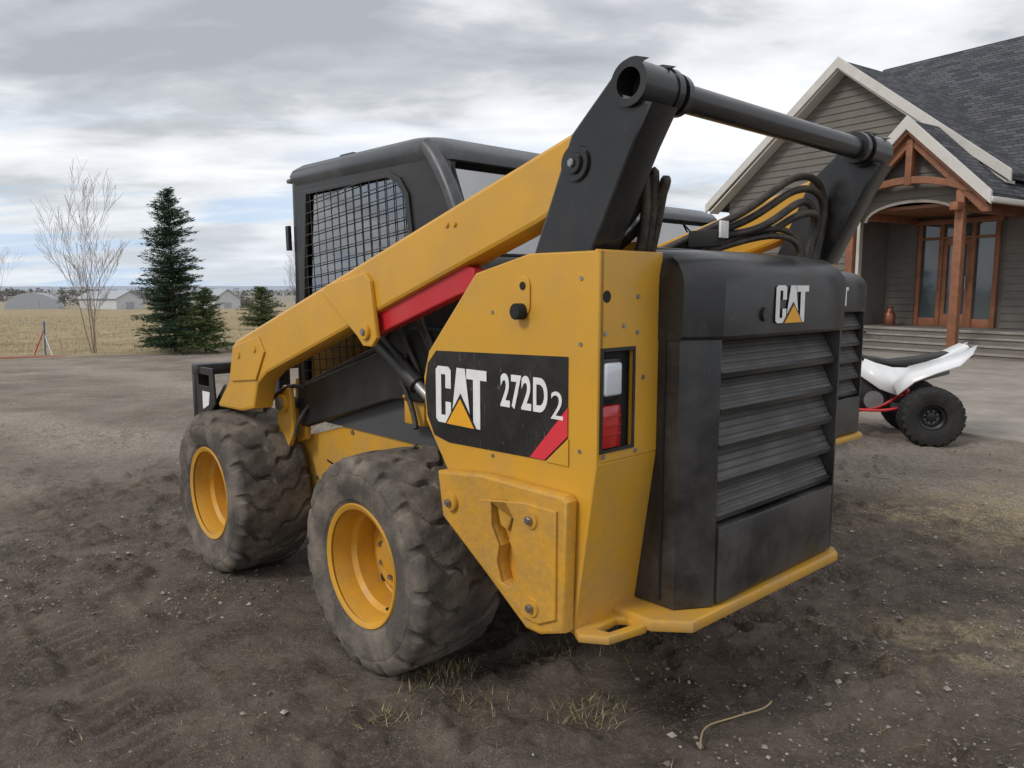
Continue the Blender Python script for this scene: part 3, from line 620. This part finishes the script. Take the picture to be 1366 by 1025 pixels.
def ramp_mat(name,cols):
    m=bpy.data.materials.new(name); nt,b=nodes(m); N=nt.nodes;L=nt.links
    ge=N.new('ShaderNodeNewGeometry'); rp=N.new('ShaderNodeValToRGB'); e=rp.color_ramp.elements
    e[0].color=(*cols[0],1); e[1].color=(*cols[-1],1)
    for i,c in enumerate(cols[1:-1]): x=e.new((i+1)/(len(cols)-1)); x.color=(*c,1)
    L.new(ge.outputs['Random Per Island'],rp.inputs[0]); L.new(rp.outputs[0],b.inputs['Base Color']); b.inputs['Roughness'].default_value=.85; b.inputs['Specular IOR Level'].default_value=.2; return m
mGra=ramp_mat('grass_blades',[(.09,.11,.03),(.19,.19,.065),(.38,.31,.16),(.45,.37,.23),(.27,.20,.11)])
mDry=ramp_mat('dry_blades',[(.30,.22,.12),(.44,.35,.20),(.54,.45,.29)])
bl=[]
def tuft(x,y,n,r,h,lean=.04):
    for _ in range(n):
        a=random.uniform(0,6.28); q=r*random.random()**.6; X=x+q*math.cos(a);Y=y+q*math.sin(a)
        bl.append((X,Y,-.004,h*random.uniform(.3,1),random.uniform(0,6.28),lean*random.uniform(.3,1.8),random.uniform(.0007,.0017)))
for (x,y,n_,r_,h_) in [(-.30,2.74,140,.12,.045),(-.20,2.78,70,.08,.04),(-.10,2.52,80,.11,.035),(.24,2.46,130,.13,.035),(.34,2.50,70,.08,.03),(-.60,2.92,65,.08,.04),(-.45,2.45,70,.11,.03),(.55,2.76,50,.12,.03),(.62,3.0,100,.22,.03),(.33,3.0,100,.20,.03),(.45,3.1,90,.18,.03),(.1,2.95,80,.16,.03),(-.35,2.5,40,.1,.03),(1.05,3.3,60,.15,.03),(1.9,2.95,90,.2,.03),(2.3,3.05,70,.2,.03),(1.3,2.2,30,.2,.02),(-.9,2.3,20,.15,.02)]:
    tuft(x,y,n_,r_,h_)
for _ in range(42):
    tuft(random.uniform(2.8,4.6),random.uniform(3.9,5.8),45,.2,.03,.05)
for _ in range(70): tuft(random.uniform(-3,4),random.uniform(2.2,5.5),9,.06,.025)
blade_mesh('grass',bl,mGra)
bl=[]
for _ in range(1800):
    x=random.uniform(-3,4.8); y=1.8+random.gammavariate(1.8,1.3)
    bl.append((x,y,.003,random.uniform(.001,.008),random.uniform(0,6.28),random.uniform(.012,.065),random.uniform(.0005,.0013)))
for _ in range(3600):
    x=random.gauss(3.7,.65); y=random.gauss(4.75,.55)
    bl.append((x,y,.003,random.uniform(.001,.012),random.uniform(0,6.28),random.uniform(.02,.08),random.uniform(.0008,.002)))
blade_mesh('straw_litter',bl,mDry)
bl=[]
for _ in range(15000):
    y=random.uniform(16.5,42); x=random.uniform(-.75*y,-.05*y)
    if y<18.2+.35*(x+7.5)*(x<-3)+(x>=-3)*1.6+random.gauss(0,.5): continue
    bl.append((x,y,0,random.uniform(.03,.11)*(1.8 if random.random()<.08 else 1),random.uniform(0,6.28),random.uniform(.02,.12),random.uniform(.003,.008)))
blade_mesh('field_grass',bl,mDry)
tube('dry_twig',[(.59,2.26,.02),(.605,2.33,.032),(.64,2.385,.03),(.72,2.42,.025),(.80,2.45,.035),(.87,2.48,.03),(.895,2.51,.04)],.003,mStraw,None)
# ---------------------------------------------------------------- trees
mNee=ramp_mat('needles',[(.022,.042,.022),(.040,.068,.036),(.070,.11,.055),(.028,.054,.036)])
mNee2=ramp_mat('pine_needles',[(.04,.07,.022),(.08,.12,.045),(.14,.16,.07)])
def spruce(name,x,y,H,Rr,nb,mat,seed,ex=.68,dens=1.0):
    rd=random.Random(seed); P=empty(name,(x,y,hgt(x,y)))
    cyl('trunk',(0,0,0),(0,0,H*.98),.05*H/3.6,mBark,P,8,r2=.006,bev=0)
    V=[];F=[]
    for i in range(nb):
        t=rd.random()**1.15; z=.10+(H-.14)*t
        az=rd.uniform(0,6.28); lump=.80+.18*math.sin(az*2+seed+z)+.16*math.sin(z*7+az)
        ln=(Rr*(1-t)**ex*rd.uniform(.55,1.10)+.04)*lump
        up=.15+.55*t; ns=max(3,int(ln/.035*dens))
        bx,by=math.cos(az),math.sin(az)
        for k in range(ns):
            s=(k+.6)/ns; 
            if s<.15 and ln>.3: continue
            d=ln*s; pz=z+d*up*.5-.22*d*d+ .10*s*s*ln
            px_,py_=bx*d,by*d; spr=.035+.10*(1-abs(s-.55))*min(1,ln)
            for _ in range(5):
                ax=rd.uniform(-1,1); L_=rd.uniform(.05,.11); 
                dirx=bx*.6-by*ax; diry=by*.6+bx*ax; dz=rd.uniform(-.25,.5)
                ox_=-by*rd.uniform(-spr,spr); oy_=bx*rd.uniform(-spr,spr); oz=rd.uniform(-.02,.03)
                i0=len(V); w=rd.uniform(.006,.014); nrm=math.sqrt(dirx*dirx+diry*diry+dz*dz)
                dirx/=nrm;diry/=nrm;dz/=nrm
                q=rd.uniform(0,6.28); wx,wy,wz=w*math.cos(q),w*math.sin(q),w*rd.uniform(-1,1)
                X,Y,Z=px_+ox_,py_+oy_,pz+oz
                V+=[(X-wx,Y-wy,Z-wz),(X+wx,Y+wy,Z+wz),(X+dirx*L_,Y+diry*L_,Z+dz*L_)]; F.append((i0,i0+1,i0+2))
        i0=len(V); V+=[(0,0,z+.008),(0,0,z-.008),(bx*ln*.8,by*ln*.8,z+ln*.8*up*.5-.14*ln*ln)]; F.append((i0,i0+1,i0+2))
    me=bpy.data.meshes.new('needles'); me.from_pydata(V,[],F); me.materials.append(mat); o=bpy.data.objects.new('needles',me); o.parent=P; COL.objects.link(o)
spruce('spruce_tree',-7.85,18.0,3.75,1.30,620,mNee,3)
spruce('spruce_tree.001',-7.0,17.6,1.5,.78,220,mNee2,5)
spruce('pine_tree',-9.05,28.0,1.55,1.05,260,mNee2,8,.55)
spruce('pine_tree.001',-14.1,19.8,1.5,.7,240,mNee2,9)
def bare(name,x,y,H,stems,seed,depth=4,sp=.5):
    rd=random.Random(seed); P=empty(name,(x,y,hgt(x,y))); V=[];F=[]
    def seg(a,b,ra,rb):
        d=(b-a).normalized(); u=d.orthogonal().normalized(); w=d.cross(u); i=len(V)
        for p,r in ((a,ra),(b,rb)):
            for k in range(4): an=k*math.pi/2; V.append(tuple(p+u*r*math.cos(an)+w*r*math.sin(an)))
        for k in range(4): F.append((i+k,i+(k+1)%4,i+4+(k+1)%4,i+4+k))
    def grow(p,d,ln,r,dep):
        n=4
        for k in range(n):
            d2=(d+Vector((rd.uniform(-.12,.12),rd.uniform(-.12,.12),rd.uniform(-.02,.10)))).normalized()
            q=p+d2*ln/n; r2=max(.0022,r*(.85)); seg(p,q,r,r2)
            if dep>0 and k>0:
                for _ in range(2 if rd.random()<.6 else 1):
                    a=rd.uniform(0,6.28); side=Vector((math.cos(a),math.sin(a),.2)); grow(q,(d2+side*sp).normalized(),ln*rd.uniform(.40,.62),r2*.5,dep-1)
            p,d,r=q,d2,r2
    for s in range(stems):
        a=rd.uniform(0,6.28); o=.10*rd.random(); grow(Vector((o*math.cos(a),o*math.sin(a),0)),Vector((math.cos(a)*.3*rd.random(),math.sin(a)*.3*rd.random(),1)).normalized(),H*rd.uniform(.55,1)*.78,.013*H/3,depth-1)
    me=bpy.data.meshes.new('branches'); me.from_pydata(V,[],F); me.materials.append(mTwig); o=bpy.data.objects.new('branches',me); o.parent=P; COL.objects.link(o)
bare('bare_tree',-9.55,17.6,3.0,6,4,4,.42)
bare('bare_tree.001',-10.5,38,3.0,6,14,4)
bare('bare_tree.002',-25.5,38,3.0,5,24,4)
V=[];F=[]
_t=[random.random() for _ in range(64)]
def vn(x): i=int(x); f=x-i; return _t[i%64]*(1-f)+_t[(i+1)%64]*f
def belt(x0,y0,x1,y1,n,h,zb,jit=6):
    for i in range(n):
        t=random.random(); cx_=x0+(x1-x0)*t+random.gauss(0,jit); cy_=y0+(y1-y0)*t+random.gauss(0,jit)
        hh_=h*random.uniform(.4,1.1)*(0.6+.6*vn(t*14))
        for _ in range(26):
            w=h*random.uniform(.06,.16); X=cx_+random.gauss(0,h*.25);Y=cy_+random.gauss(0,h*.25);Z=zb+hh_*random.random()
            i0=len(V); a=random.uniform(0,6.28)
            V.extend([(X-w*math.cos(a),Y-w*math.sin(a),Z-w*.6),(X+w*math.cos(a),Y+w*math.sin(a),Z-w*.4),(X+w*random.uniform(-.5,.5),Y,Z+w)]); F.append((i0,i0+1,i0+2))
belt(-330,330,-150,360,110,4.0,-4)
belt(-150,250,-100,265,45,3.5,-4)
belt(-94,235,-70,240,22,4,-4,3)
belt(-430,600,50,760,260,6,-4,14)
belt(60,300,300,260,160,6,-4)
me=bpy.data.meshes.new('distant_trees'); me.from_pydata(V,[],F); me.materials.append(ramp_mat('distant_foliage',[(.11,.105,.095),(.17,.16,.15),(.14,.15,.13)])); COL.objects.link(bpy.data.objects.new('distant_trees',me))
V=[];F=[];nh=160
for i in range(nh+1):
    a=R(-65+130*i/nh); d=4300; h=14+9*vn(i*.16+5)+3*vn(i*.7)
    V+=[(d*math.sin(a),d*math.cos(a),-8),(d*math.sin(a)*1.05,d*math.cos(a)*1.05,h)]
for i in range(nh): F.append((2*i,2*i+2,2*i+3,2*i+1))
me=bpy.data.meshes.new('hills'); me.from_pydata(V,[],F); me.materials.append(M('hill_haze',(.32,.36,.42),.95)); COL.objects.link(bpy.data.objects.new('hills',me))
def barn(name,x,y,rz,w,l,h,rh,wall,roof,doors=True,arch=False):
    P=empty(name,(x,y,hgt(x,y)-.1),rz)
    if arch:
        pr=[(w/2*math.cos(R(a)),h*math.sin(R(a))) for a in range(0,181,12)]
        prism('shell',pr,'rear',-l/2,l/2,roof,P,bevel=0)
    else:
        prism('walls',[(-w/2,0),(w/2,0),(w/2,h),(0,h+rh),(-w/2,h)],'rear',-l/2,l/2,wall,P,bevel=0)
        for s in (-1,1):
            prism('roof',[(0,h+rh+.25),(s*(w/2+.5),h-rh*.1),(s*(w/2+.5),h-rh*.1-.15),(0,h+rh+.05)],'rear',-l/2-.5,l/2+.5,roof,P,bevel=0)
    if doors:
        box('door',-w*.14,w*.14,-l/2-.06,-l/2-.01,0,h*.65,mBarnR,P,0)
        for k in range(4): box('window',w/2+.01,w/2+.05,-l*.4+k*l*.22,-l*.4+k*l*.22+1.2,h*.4,h*.75,mInt,P,0)
barn('barn',-134,218,R(20),13,9,4.6,2.2,mBarn,mBarnR,arch=True)
barn('barn.001',-121,228,R(65),7,9,3.0,1.8,mBarn,mBarnR)
barn('barn.002',-110,216,R(60),8,12,3.2,1.8,mBarn,mBarnR)
barn('farmhouse',-80,214,R(40),7,9,3.0,2.4,mBarn,mBarnR)
barn('farmhouse.001',-103,262,R(60),7,9,3.2,2.5,M('farm_wall',(.42,.40,.38),.7),M('farm_roof',(.22,.27,.27),.6))
P=empty('marker_stake',(-10.3,17.0,0)); tube('post',[(0,0,0),(.02,0,.75)],.016,mBlue,P); tube('brace',[(-.25,0,0),(.0,0,.55)],.013,mRed,P); tube('brace_2',[(.15,0,0),(.0,0,.5)],.013,mWht,P)
tube('snow_fence',[(-13,15.4,.0),(-12,15.6,.03),(-11.2,15.7,-.01),(-10.4,16.4,.02),(-9.7,16.7,-.01)],.03,M('faded_red',(.34,.14,.12),.8),None)
# ---------------------------------------------------------------- house
HZ=math.atan2(-.828,.5606)
H=empty('house',(9.37,16.25,0),HZ)
prism('front_wall',[(-7.2,0),(-3.1,0),(-3.1,3.3),(.1,3.3),(.1,3.95),(-3.62,6.86),(-7.2,4.05)],'rear',1.2,1.35,mSid,H,bevel=0)
def laps(name,fn,z0,z1,y,ex=.17,th=.028):
    V=[];F=[]; z=z0
    while z<z1:
        zt=min(z+ex,z1); a0,b0=fn(z); a1,b1=fn(zt)
        if b1-a1>.05:
            i=len(V)
            V+=[(a0,y-th,z),(b0,y-th,z),(b1,y-.004,zt),(a1,y-.004,zt),(a0,y,z),(b0,y,z)]
            F+=[(i,i+1,i+2,i+3),(i+4,i+5,i+1,i)]
        z+=ex
    me=bpy.data.meshes.new(name); me.from_pydata(V,[],F); addobj(name,me,H,mSid,10)
def gx(z):
    lo=-7.2 if z<4.05 else -3.62-(6.86-z)/.785; hi=(-3.17 if z<3.3 else (.1 if z<3.95 else -3.62+(6.86-z)/.785)); return lo,hi
laps('front_siding',gx,.4,6.8,1.2)
laps('entry_siding_right',lambda z:(-.28,8.7),.56,3.4,2.5)
laps('entry_siding_left',lambda z:(-3.08,-2.32),.56,3.3,2.5)
laps('entry_siding_top',lambda z:(-2.32,-.28),3.15,3.3,2.5)
def pg(z):
    half=(4.72-z)/1.0; return max(-2.35,-1.06-half),min(.05,-1.06+half)
laps('porch_gable_siding',pg,3.42,4.65,.02)
box('west_wall',-7.2,-7.05,1.35,12,0,4.0,mSid,H,0)
box('porch_side_wall',-3.25,-3.1,1.35,2.5,0,3.3,mSid,H,0)
box('entry_wall',-3.25,8.8,2.5,2.65,0,3.75,mSid,H,0)
box('east_wall',8.7,8.85,2.65,12,0,3.9,mSid,H,0)
box('back_wall',-7.1,8.8,12,12.1,0,3.9,mSid,H,0)
prism('main_roof',[(1.45,3.50),(7.0,8.3),(12.5,3.5),(12.5,3.34),(7.0,8.12),(1.45,3.34)],'side',-6.2,9.2,mRoof,H,bevel=0)
prism('main_gable_wall',[(1.8,3.5),(7.0,8.0),(12.1,3.5)],'side',-6.0,-5.9,mSid,H,bevel=0)
prism('front_gable_roof',[(-7.65,3.86),(-3.62,7.02),(.41,3.86),(.41,3.72),(-3.62,6.87),(-7.65,3.72)],'rear',.80,6.3,mRoof,H,bevel=0)
prism('front_gable_fascia',[(-7.72,3.90),(-3.62,7.08),(.48,3.90),(.48,3.66),(-3.62,6.82),(-7.72,3.66)],'rear',.73,.80,mTrim,H,bevel=.005)
prism('front_gable_soffit',[(-7.6,3.70),(-3.62,6.84),(.38,3.70),(.38,3.64),(-3.62,6.77),(-7.6,3.64)],'rear',.80,1.17,mTrim,H,bevel=0)
prism('porch_roof',[(-2.78,3.33),(-1.06,5.0),(.66,3.33),(.66,3.20),(-1.06,4.86),(-2.78,3.20)],'rear',-.5,4.4,mRoof,H,bevel=0)
prism('porch_fascia',[(-2.84,3.36),(-1.06,5.08),(.72,3.36),(.72,3.10),(-1.06,4.80),(-2.84,3.10)],'rear',-.57,-.50,mTrim,H,bevel=.005)
prism('porch_soffit',[(-2.7,3.2),(-1.06,4.80),(.60,3.2),(.60,3.14),(-1.06,4.72),(-2.7,3.14)],'rear',-.5,-.01,mTim,H,bevel=0)
box('porch_gutter',.64,.76,-.55,2.4,3.14,3.25,mTrim,H,.02)
box('main_gutter',.9,9.2,1.32,1.44,3.32,3.44,mTrim,H,.02)
box('main_soffit',-3.05,9.2,1.46,2.46,3.28,3.33,mTrim,H,0)
arch=[(-2.35,3.0)]+[(-1.15+1.05*math.cos(R(a)),2.98+.40*math.sin(R(a))) for a in range(180,-1,-15)]+[(.05,3.0),(.05,3.5),(-1.06,4.72),(-2.35,3.55)]
prism('porch_gable_wall',arch,'rear',.02,.12,mSid,H,bevel=0)
trimarch=[(-1.15+1.07*math.cos(R(a)),2.96+.42*math.sin(R(a))) for a in range(180,-1,-15)]+[(-1.15+1.02*math.cos(R(a)),2.96+.36*math.sin(R(a))) for a in range(0,181,15)]
prism('arch_trim',trimarch,'rear',-.03,.015,M('taupe_trim',(.30,.27,.24),.6),H,bevel=0)
bow=[(-1.15+1.42*t,3.50+.34*(1-t*t)) for t in np.linspace(-1,1,13)]+[(-1.15+1.42*t,3.37+.32*(1-t*t)) for t in np.linspace(1,-1,13)]
prism('arched_beam',bow,'rear',-.38,-.20,mTim,H,bevel=.01)
prism('truss_rafter',[(-2.72,3.10),(-1.06,4.72),(.60,3.10),(.60,2.98),(.47,2.98),(-1.06,4.50),(-2.59,2.98),(-2.72,2.98)],'rear',-.36,-.22,mTim,H,bevel=.01)
box('king_post',-1.13,-.99,-.40,-.18,3.66,4.6,mTim,H,.01)
for x in (-2.36,.04):
    box('porch_post',x-.085,x+.085,-.36,-.20,.0,3.45,mTim,H,.01); box('post_base',x-.13,x+.13,-.41,-.15,0,.14,mTim,H,.01)
    box('header_beam',x-.08,x+.08,-.6,2.44,3.04,3.2,mTim,H,.01)
box('porch_ceiling',-3.04,.1,.12,2.44,3.2,3.27,mTim,H,0)
box('corner_trim',-3.17,-3.05,1.15,1.2,0,3.3,mTrim,H,0); box('corner_trim_2',-3.098,-3.06,1.2,1.3,0,3.3,mTrim,H,0)
tube('downspout',[(-3.3,1.10,0.1),(-3.3,1.10,3.2)],.045,mTrim,H)
tube('valley_flashing',[(-3.45,5.52,6.94),(-.2,2.62,4.46)],.018,mTrim,H)
D=(-2.22,-.38,.55,3.0); yy=2.47
box('door_glazing',D[0],D[1],yy-.03,yy-.005,D[2],D[3],mDoorG,H,0)
for x0,x1 in [(-2.24,-2.14),(-1.72,-1.62),(-.98,-.88),(-.46,-.36)]: box('door_jamb',x0,x1,yy-.12,yy-.03,D[2],D[3]+.08,mTim,H,.008)
box('door_head',-2.30,-.30,yy-.13,yy-.03,D[3],D[3]+.12,mTim,H,.008); box('transom',-2.22,-.38,yy-.10,yy-.03,2.64,2.70,mTim,H,.005)
for x0,x1 in [(-1.62,-1.52),(-1.08,-.98)]: box('door_stile',x0,x1,yy-.09,yy-.03,D[2],2.62,mTim,H,.006)
box('door_bottom_rail',-1.60,-.98,yy-.088,yy-.03,.55,.85,mTim,H,.006); box('door_top_rail',-1.60,-.98,yy-.086,yy-.03,2.5,2.62,mTim,H,.006)
for k in (1,2): box('door_muntin%d'%k,-1.52,-1.08,yy-.05,yy-.03,.85+k*.55,.87+k*.55,mTim,H,0)
box('side_panel_rail',-2.14,-1.72,yy-.08,yy-.03,.55,.75,mTim,H,.005); box('side_panel_rail2',-.88,-.46,yy-.08,yy-.03,.55,.75,mTim,H,.005)
tube('door_handle',[(-1.05,yy-.14,1.45),(-1.05,yy-.14,1.75)],.015,mSteel,H)
box('porch_floor',-3.04,3.2,.9,2.46,0,.55,mStone,H,.01)
for k in range(3):
    box('step_%d'%k,-3.03,3.0,.9-.33*(k+1),.9-.33*k-.002,0,.55-.14*(k+1)-.03,mStone,H,.008)
    box('tread_%d'%k,-3.06,3.03,.9-.33*(k+1)-.03,.9-.33*k-.004,.55-.14*(k+1)-.028,.55-.14*(k+1)+.01,mConc,H,.008)
box('porch_edge',-3.03,3.22,.868,.897,.50,.558,mConc,H,.006)
P=empty('milk_can',(0,0,0))
c=Matrix.Rotation(HZ,4,'Z')@Vector((-2.6,1.9,0)); P.location=(9.37+c.x,16.25+c.y,.55)
pr=[(.001,.0),(.0,.13),(.02,.14),(.28,.14),(.34,.10),(.38,.075),(.44,.075),(.46,.10),(.47,.10),(.475,.0)]
o=lathe('can_body',pr,32,mCopper,P,(0,0,0)); o.rotation_euler=(0,-math.pi/2,0)
prism('pavement',[(-4.2,1.1),(-4.2,-.6),(-1,-2.2),(1.3,-4.0),(3.2,-6.4),(4.4,-8.9),(14,-9.5),(14,1.1)],'plan',-.05,.035,mConc,None,bevel=.01)
o=bpy.data.objects['pavement']; o.location=(9.37,16.25,0); o.rotation_euler=(0,0,HZ)
# ---------------------------------------------------------------- quad bike (+x forward, +y left)
Q=empty('quad_bike',(3.99,7.47,0),math.atan2(.257,-.966))
QW=empty('wheels',(0,0,0),-math.pi/2); QW.parent=Q
for s in (-1,1):
    wheel('rear_'+('l' if s<0 else 'r'),QW,s*.40,0,.275,.28,.25,.13,s,mTyreB,mCabD,N=22,depth=.02,knob=True)
    wheel('front_'+('l' if s<0 else 'r'),QW,s*.44,1.22,.265,.27,.18,.13,s,mTyreB,mCabD,N=22,depth=.018,knob=True)
cyl('rear_axle',(0,.40,.275),(0,-.40,.275),.025,mSteel,Q); cyl('brake_disc',(0,.08,.275),(0,.07,.275),.10,mSteel,Q)
prism('seat',[(-.22,.80),(-.20,.855),(.05,.80),(.30,.765),(.52,.80),(.62,.84),(.62,.78),(.5,.72),(.2,.69),(-.05,.72)],'rear',-.13,.13,mSeat,Q,bevel=.03)
prism('tank_cover',[(.5,.72),(.60,.86),(.78,.92),(.95,.86),(1.05,.70),(.9,.62),(.6,.62)],'rear',-.12,.12,mPW,Q,bevel=.03)
prism('rear_tail',[(-.36,.90),(-.34,.93),(-.10,.80),(.12,.72),(.12,.67),(-.05,.70),(-.22,.80)],'rear',-.15,.15,mPW,Q,bevel=.012)
def fender(name,pts,mat):
    V=pts; 
    for s in (1,-1):
        vs=[(x,s*y,z) for x,y,z in V]; n=len(vs)//2
        F=[(i,i+1,n+i+1,n+i) for i in range(n-1)]
        me=bpy.data.meshes.new(name); me.from_pydata(vs,[],F); o=addobj(name,me,Q,mat,60)
        so=o.modifiers.new('s','SOLIDIFY'); so.thickness=.012
fender('rear_fender',[(-.42,.14,.93),(-.28,.14,.86),(-.05,.14,.78),(.15,.14,.72),(.30,.14,.62),(-.34,.30,.86),(-.22,.40,.76),(-.02,.44,.69),(.16,.42,.60),(.28,.34,.46)],mPW)
fender('side_panel',[(.55,.15,.78),(.45,.15,.74),(.30,.15,.70),(.10,.15,.70),(.62,.20,.64),(.42,.24,.50),(.26,.24,.44),(.14,.22,.58)],mPW)
fender('front_fender',[(.75,.14,.80),(.95,.14,.82),(1.20,.14,.76),(1.40,.14,.66),(.80,.50,.66),(.98,.56,.72),(1.20,.56,.68),(1.40,.50,.55)],mPW)
for s in (1,-1):
    tube('frame_tube',[(-.15,s*.12,.70),(.10,s*.14,.62),(.25,s*.16,.35),(.60,s*.16,.24),(.95,s*.14,.30),(1.05,s*.1,.60)],.016,mRed,Q)
    tube('nerf_bar',[(.10,s*.16,.40),(.20,s*.42,.30),(.65,s*.44,.28),(.80,s*.16,.34)],.014,mRed,Q)
    tube('a_arm',[(.95,s*.12,.33),(1.20,s*.36,.27)],.014,mRed,Q); tube('a_arm2',[(1.25,s*.12,.33),(1.22,s*.36,.27)],.014,mRed,Q)
    cyl('front_shock',(1.1,s*.12,.62),(1.2,s*.32,.32),.03,mRed,Q)
    tube('grip',[(.70,s*.10,1.02),(.66,s*.25,1.06),(.60,s*.38,1.05)],.014,mCabD,Q)
tube('swing_arm',[(.35,.06,.32),(.1,.07,.29),(0,.07,.275)],.028,mSteel,Q); tube('swing_arm_r',[(.35,-.06,.32),(0,-.07,.275)],.028,mSteel,Q,False)
cyl('rear_shock',(.08,0,.34),(.20,0,.60),.035,mRed,Q); box('engine',.28,.62,-.13,.13,.27,.58,mCabD,Q,.03,3); cyl('clutch_cover',(.45,.13,.38),(.45,.17,.38),.09,mSteel,Q)
tube('exhaust',[(.55,-.12,.45),(.2,-.2,.5),(-.05,-.2,.60)],.025,mSteel,Q); cyl('muffler',(.0,-.2,.58),(-.28,-.22,.66),.05,mSteel,Q)
tube('steering_stem',[(.85,0,.6),(.72,0,1.0)],.02,mCabD,Q); tube('grab_bar',[(-.12,.12,.78),(-.38,.10,.88),(-.38,-.10,.88),(-.12,-.12,.78)],.012,mCabD,Q); box('tail_light',-.42,-.37,-.05,.05,.80,.85,mLensR,Q,.008)
tube('front_bumper',[(1.25,.12,.35),(1.48,.12,.42),(1.5,.1,.62),(1.5,-.1,.62),(1.48,-.12,.42),(1.25,-.12,.35)],.014,mSteel,Q)
# ---------------------------------------------------------------- sky + light
w=bpy.data.worlds.new('World'); sc.world=w; w.use_nodes=True; nt=w.node_tree; N=nt.nodes; L=nt.links
bg=N['Background']; bg.inputs[1].default_value=.11
sky=N.new('ShaderNodeTexSky'); sky.sky_type='NISHITA'; sky.sun_disc=False; sky.sun_elevation=R(42); sky.sun_rotation=R(235); sky.air_density=1.2; sky.dust_density=1.5
tc=N.new('ShaderNodeTexCoord'); sp=N.new('ShaderNodeSeparateXYZ'); L.new(tc.outputs['Generated'],sp.inputs[0])
zc=mth('ADD',mth('MAXIMUM',sp.outputs['Z'],0.0),.16)
cb=N.new('ShaderNodeCombineXYZ'); L.new(mth('DIVIDE',sp.outputs['X'],zc),cb.inputs[0]); L.new(mth('DIVIDE',sp.outputs['Y'],zc),cb.inputs[1])
def wn(scale,d,r,dist,off,sc3=(1,1,1)):
    mp=N.new('ShaderNodeMapping'); mp.inputs['Location'].default_value=off; mp.inputs['Scale'].default_value=sc3; L.new(cb.outputs[0],mp.inputs[0])
    n=N.new('ShaderNodeTexNoise'); n.inputs['Scale'].default_value=scale; n.inputs['Detail'].default_value=d; n.inputs['Roughness'].default_value=r; n.inputs['Distortion'].default_value=dist; L.new(mp.outputs[0],n.inputs['Vector']); return n.outputs[0]
c1=wn(.9,7,.50,.25,(3.3,1.4,0),(.8,1.25,1)); c2=wn(3.2,6,.55,.3,(5,1,0),(.8,1.2,1))
cc=mth('ADD',mth('MULTIPLY',c1,.72),mth('MULTIPLY',c2,.28))
rp=N.new('ShaderNodeValToRGB'); e=rp.color_ramp.elements
e[0].position=.37; e[0].color=(4.3,4.45,4.75,1); e[1].position=.59; e[1].color=(9.8,9.9,10.1,1)
x=e.new(.445); x.color=(5.7,5.9,6.2,1); x=e.new(.50); x.color=(7.8,7.95,8.25,1)
L.new(cc,rp.inputs[0])
hz=N.new('ShaderNodeMapRange'); hz.inputs[1].default_value=.0; hz.inputs[2].default_value=.14; hz.inputs[3].default_value=.7; hz.inputs[4].default_value=0; L.new(sp.outputs['Z'],hz.inputs[0])
m1=N.new('ShaderNodeMixRGB'); m1.inputs[2].default_value=(7.4,8.1,9.0,1); L.new(hz.outputs[0],m1.inputs[0]); L.new(rp.outputs[0],m1.inputs[1])
gap=N.new('ShaderNodeMapRange'); gap.inputs[1].default_value=.50; gap.inputs[2].default_value=.60; gap.inputs[4].default_value=.7; L.new(wn(1.3,5,.5,.2,(9,3,0),(.6,1.6,1)),gap.inputs[0])
lowz=N.new('ShaderNodeMapRange'); lowz.inputs[1].default_value=.10; lowz.inputs[2].default_value=.22; lowz.inputs[3].default_value=1; lowz.inputs[4].default_value=0; L.new(sp.outputs['Z'],lowz.inputs[0])
m2=N.new('ShaderNodeMixRGB'); L.new(mth('MULTIPLY',gap.outputs[0],lowz.outputs[0]),m2.inputs[0]); L.new(m1.outputs[0],m2.inputs[1]); m2.inputs[2].default_value=(5.0,6.6,8.8,1)
m3=N.new('ShaderNodeMixRGB'); m3.inputs[0].default_value=.08; L.new(m2.outputs[0],m3.inputs[1]); L.new(sky.outputs[0],m3.inputs[2])
L.new(m3.outputs[0],bg.inputs[0])
sl=bpy.data.lights.new('sun','SUN'); sl.energy=1.5; sl.angle=R(14); sl.color=(1,.96,.9)
so=bpy.data.objects.new('sun',sl); COL.objects.link(so)
sd=Vector((math.sin(R(235))*math.cos(R(42)),math.cos(R(235))*math.cos(R(42)),math.sin(R(42))))
so.rotation_euler=sd.to_track_quat('Z','Y').to_euler()
# ---------------------------------------------------------------- camera
cam=bpy.data.cameras.new('camera'); cam.sensor_width=36; cam.lens=1030/1366*36; cam.clip_end=12000; cam.clip_start=.05
co=bpy.data.objects.new('camera',cam); co.location=(0,0,1.45); co.rotation_euler=(R(83),0,0); COL.objects.link(co); sc.camera=co
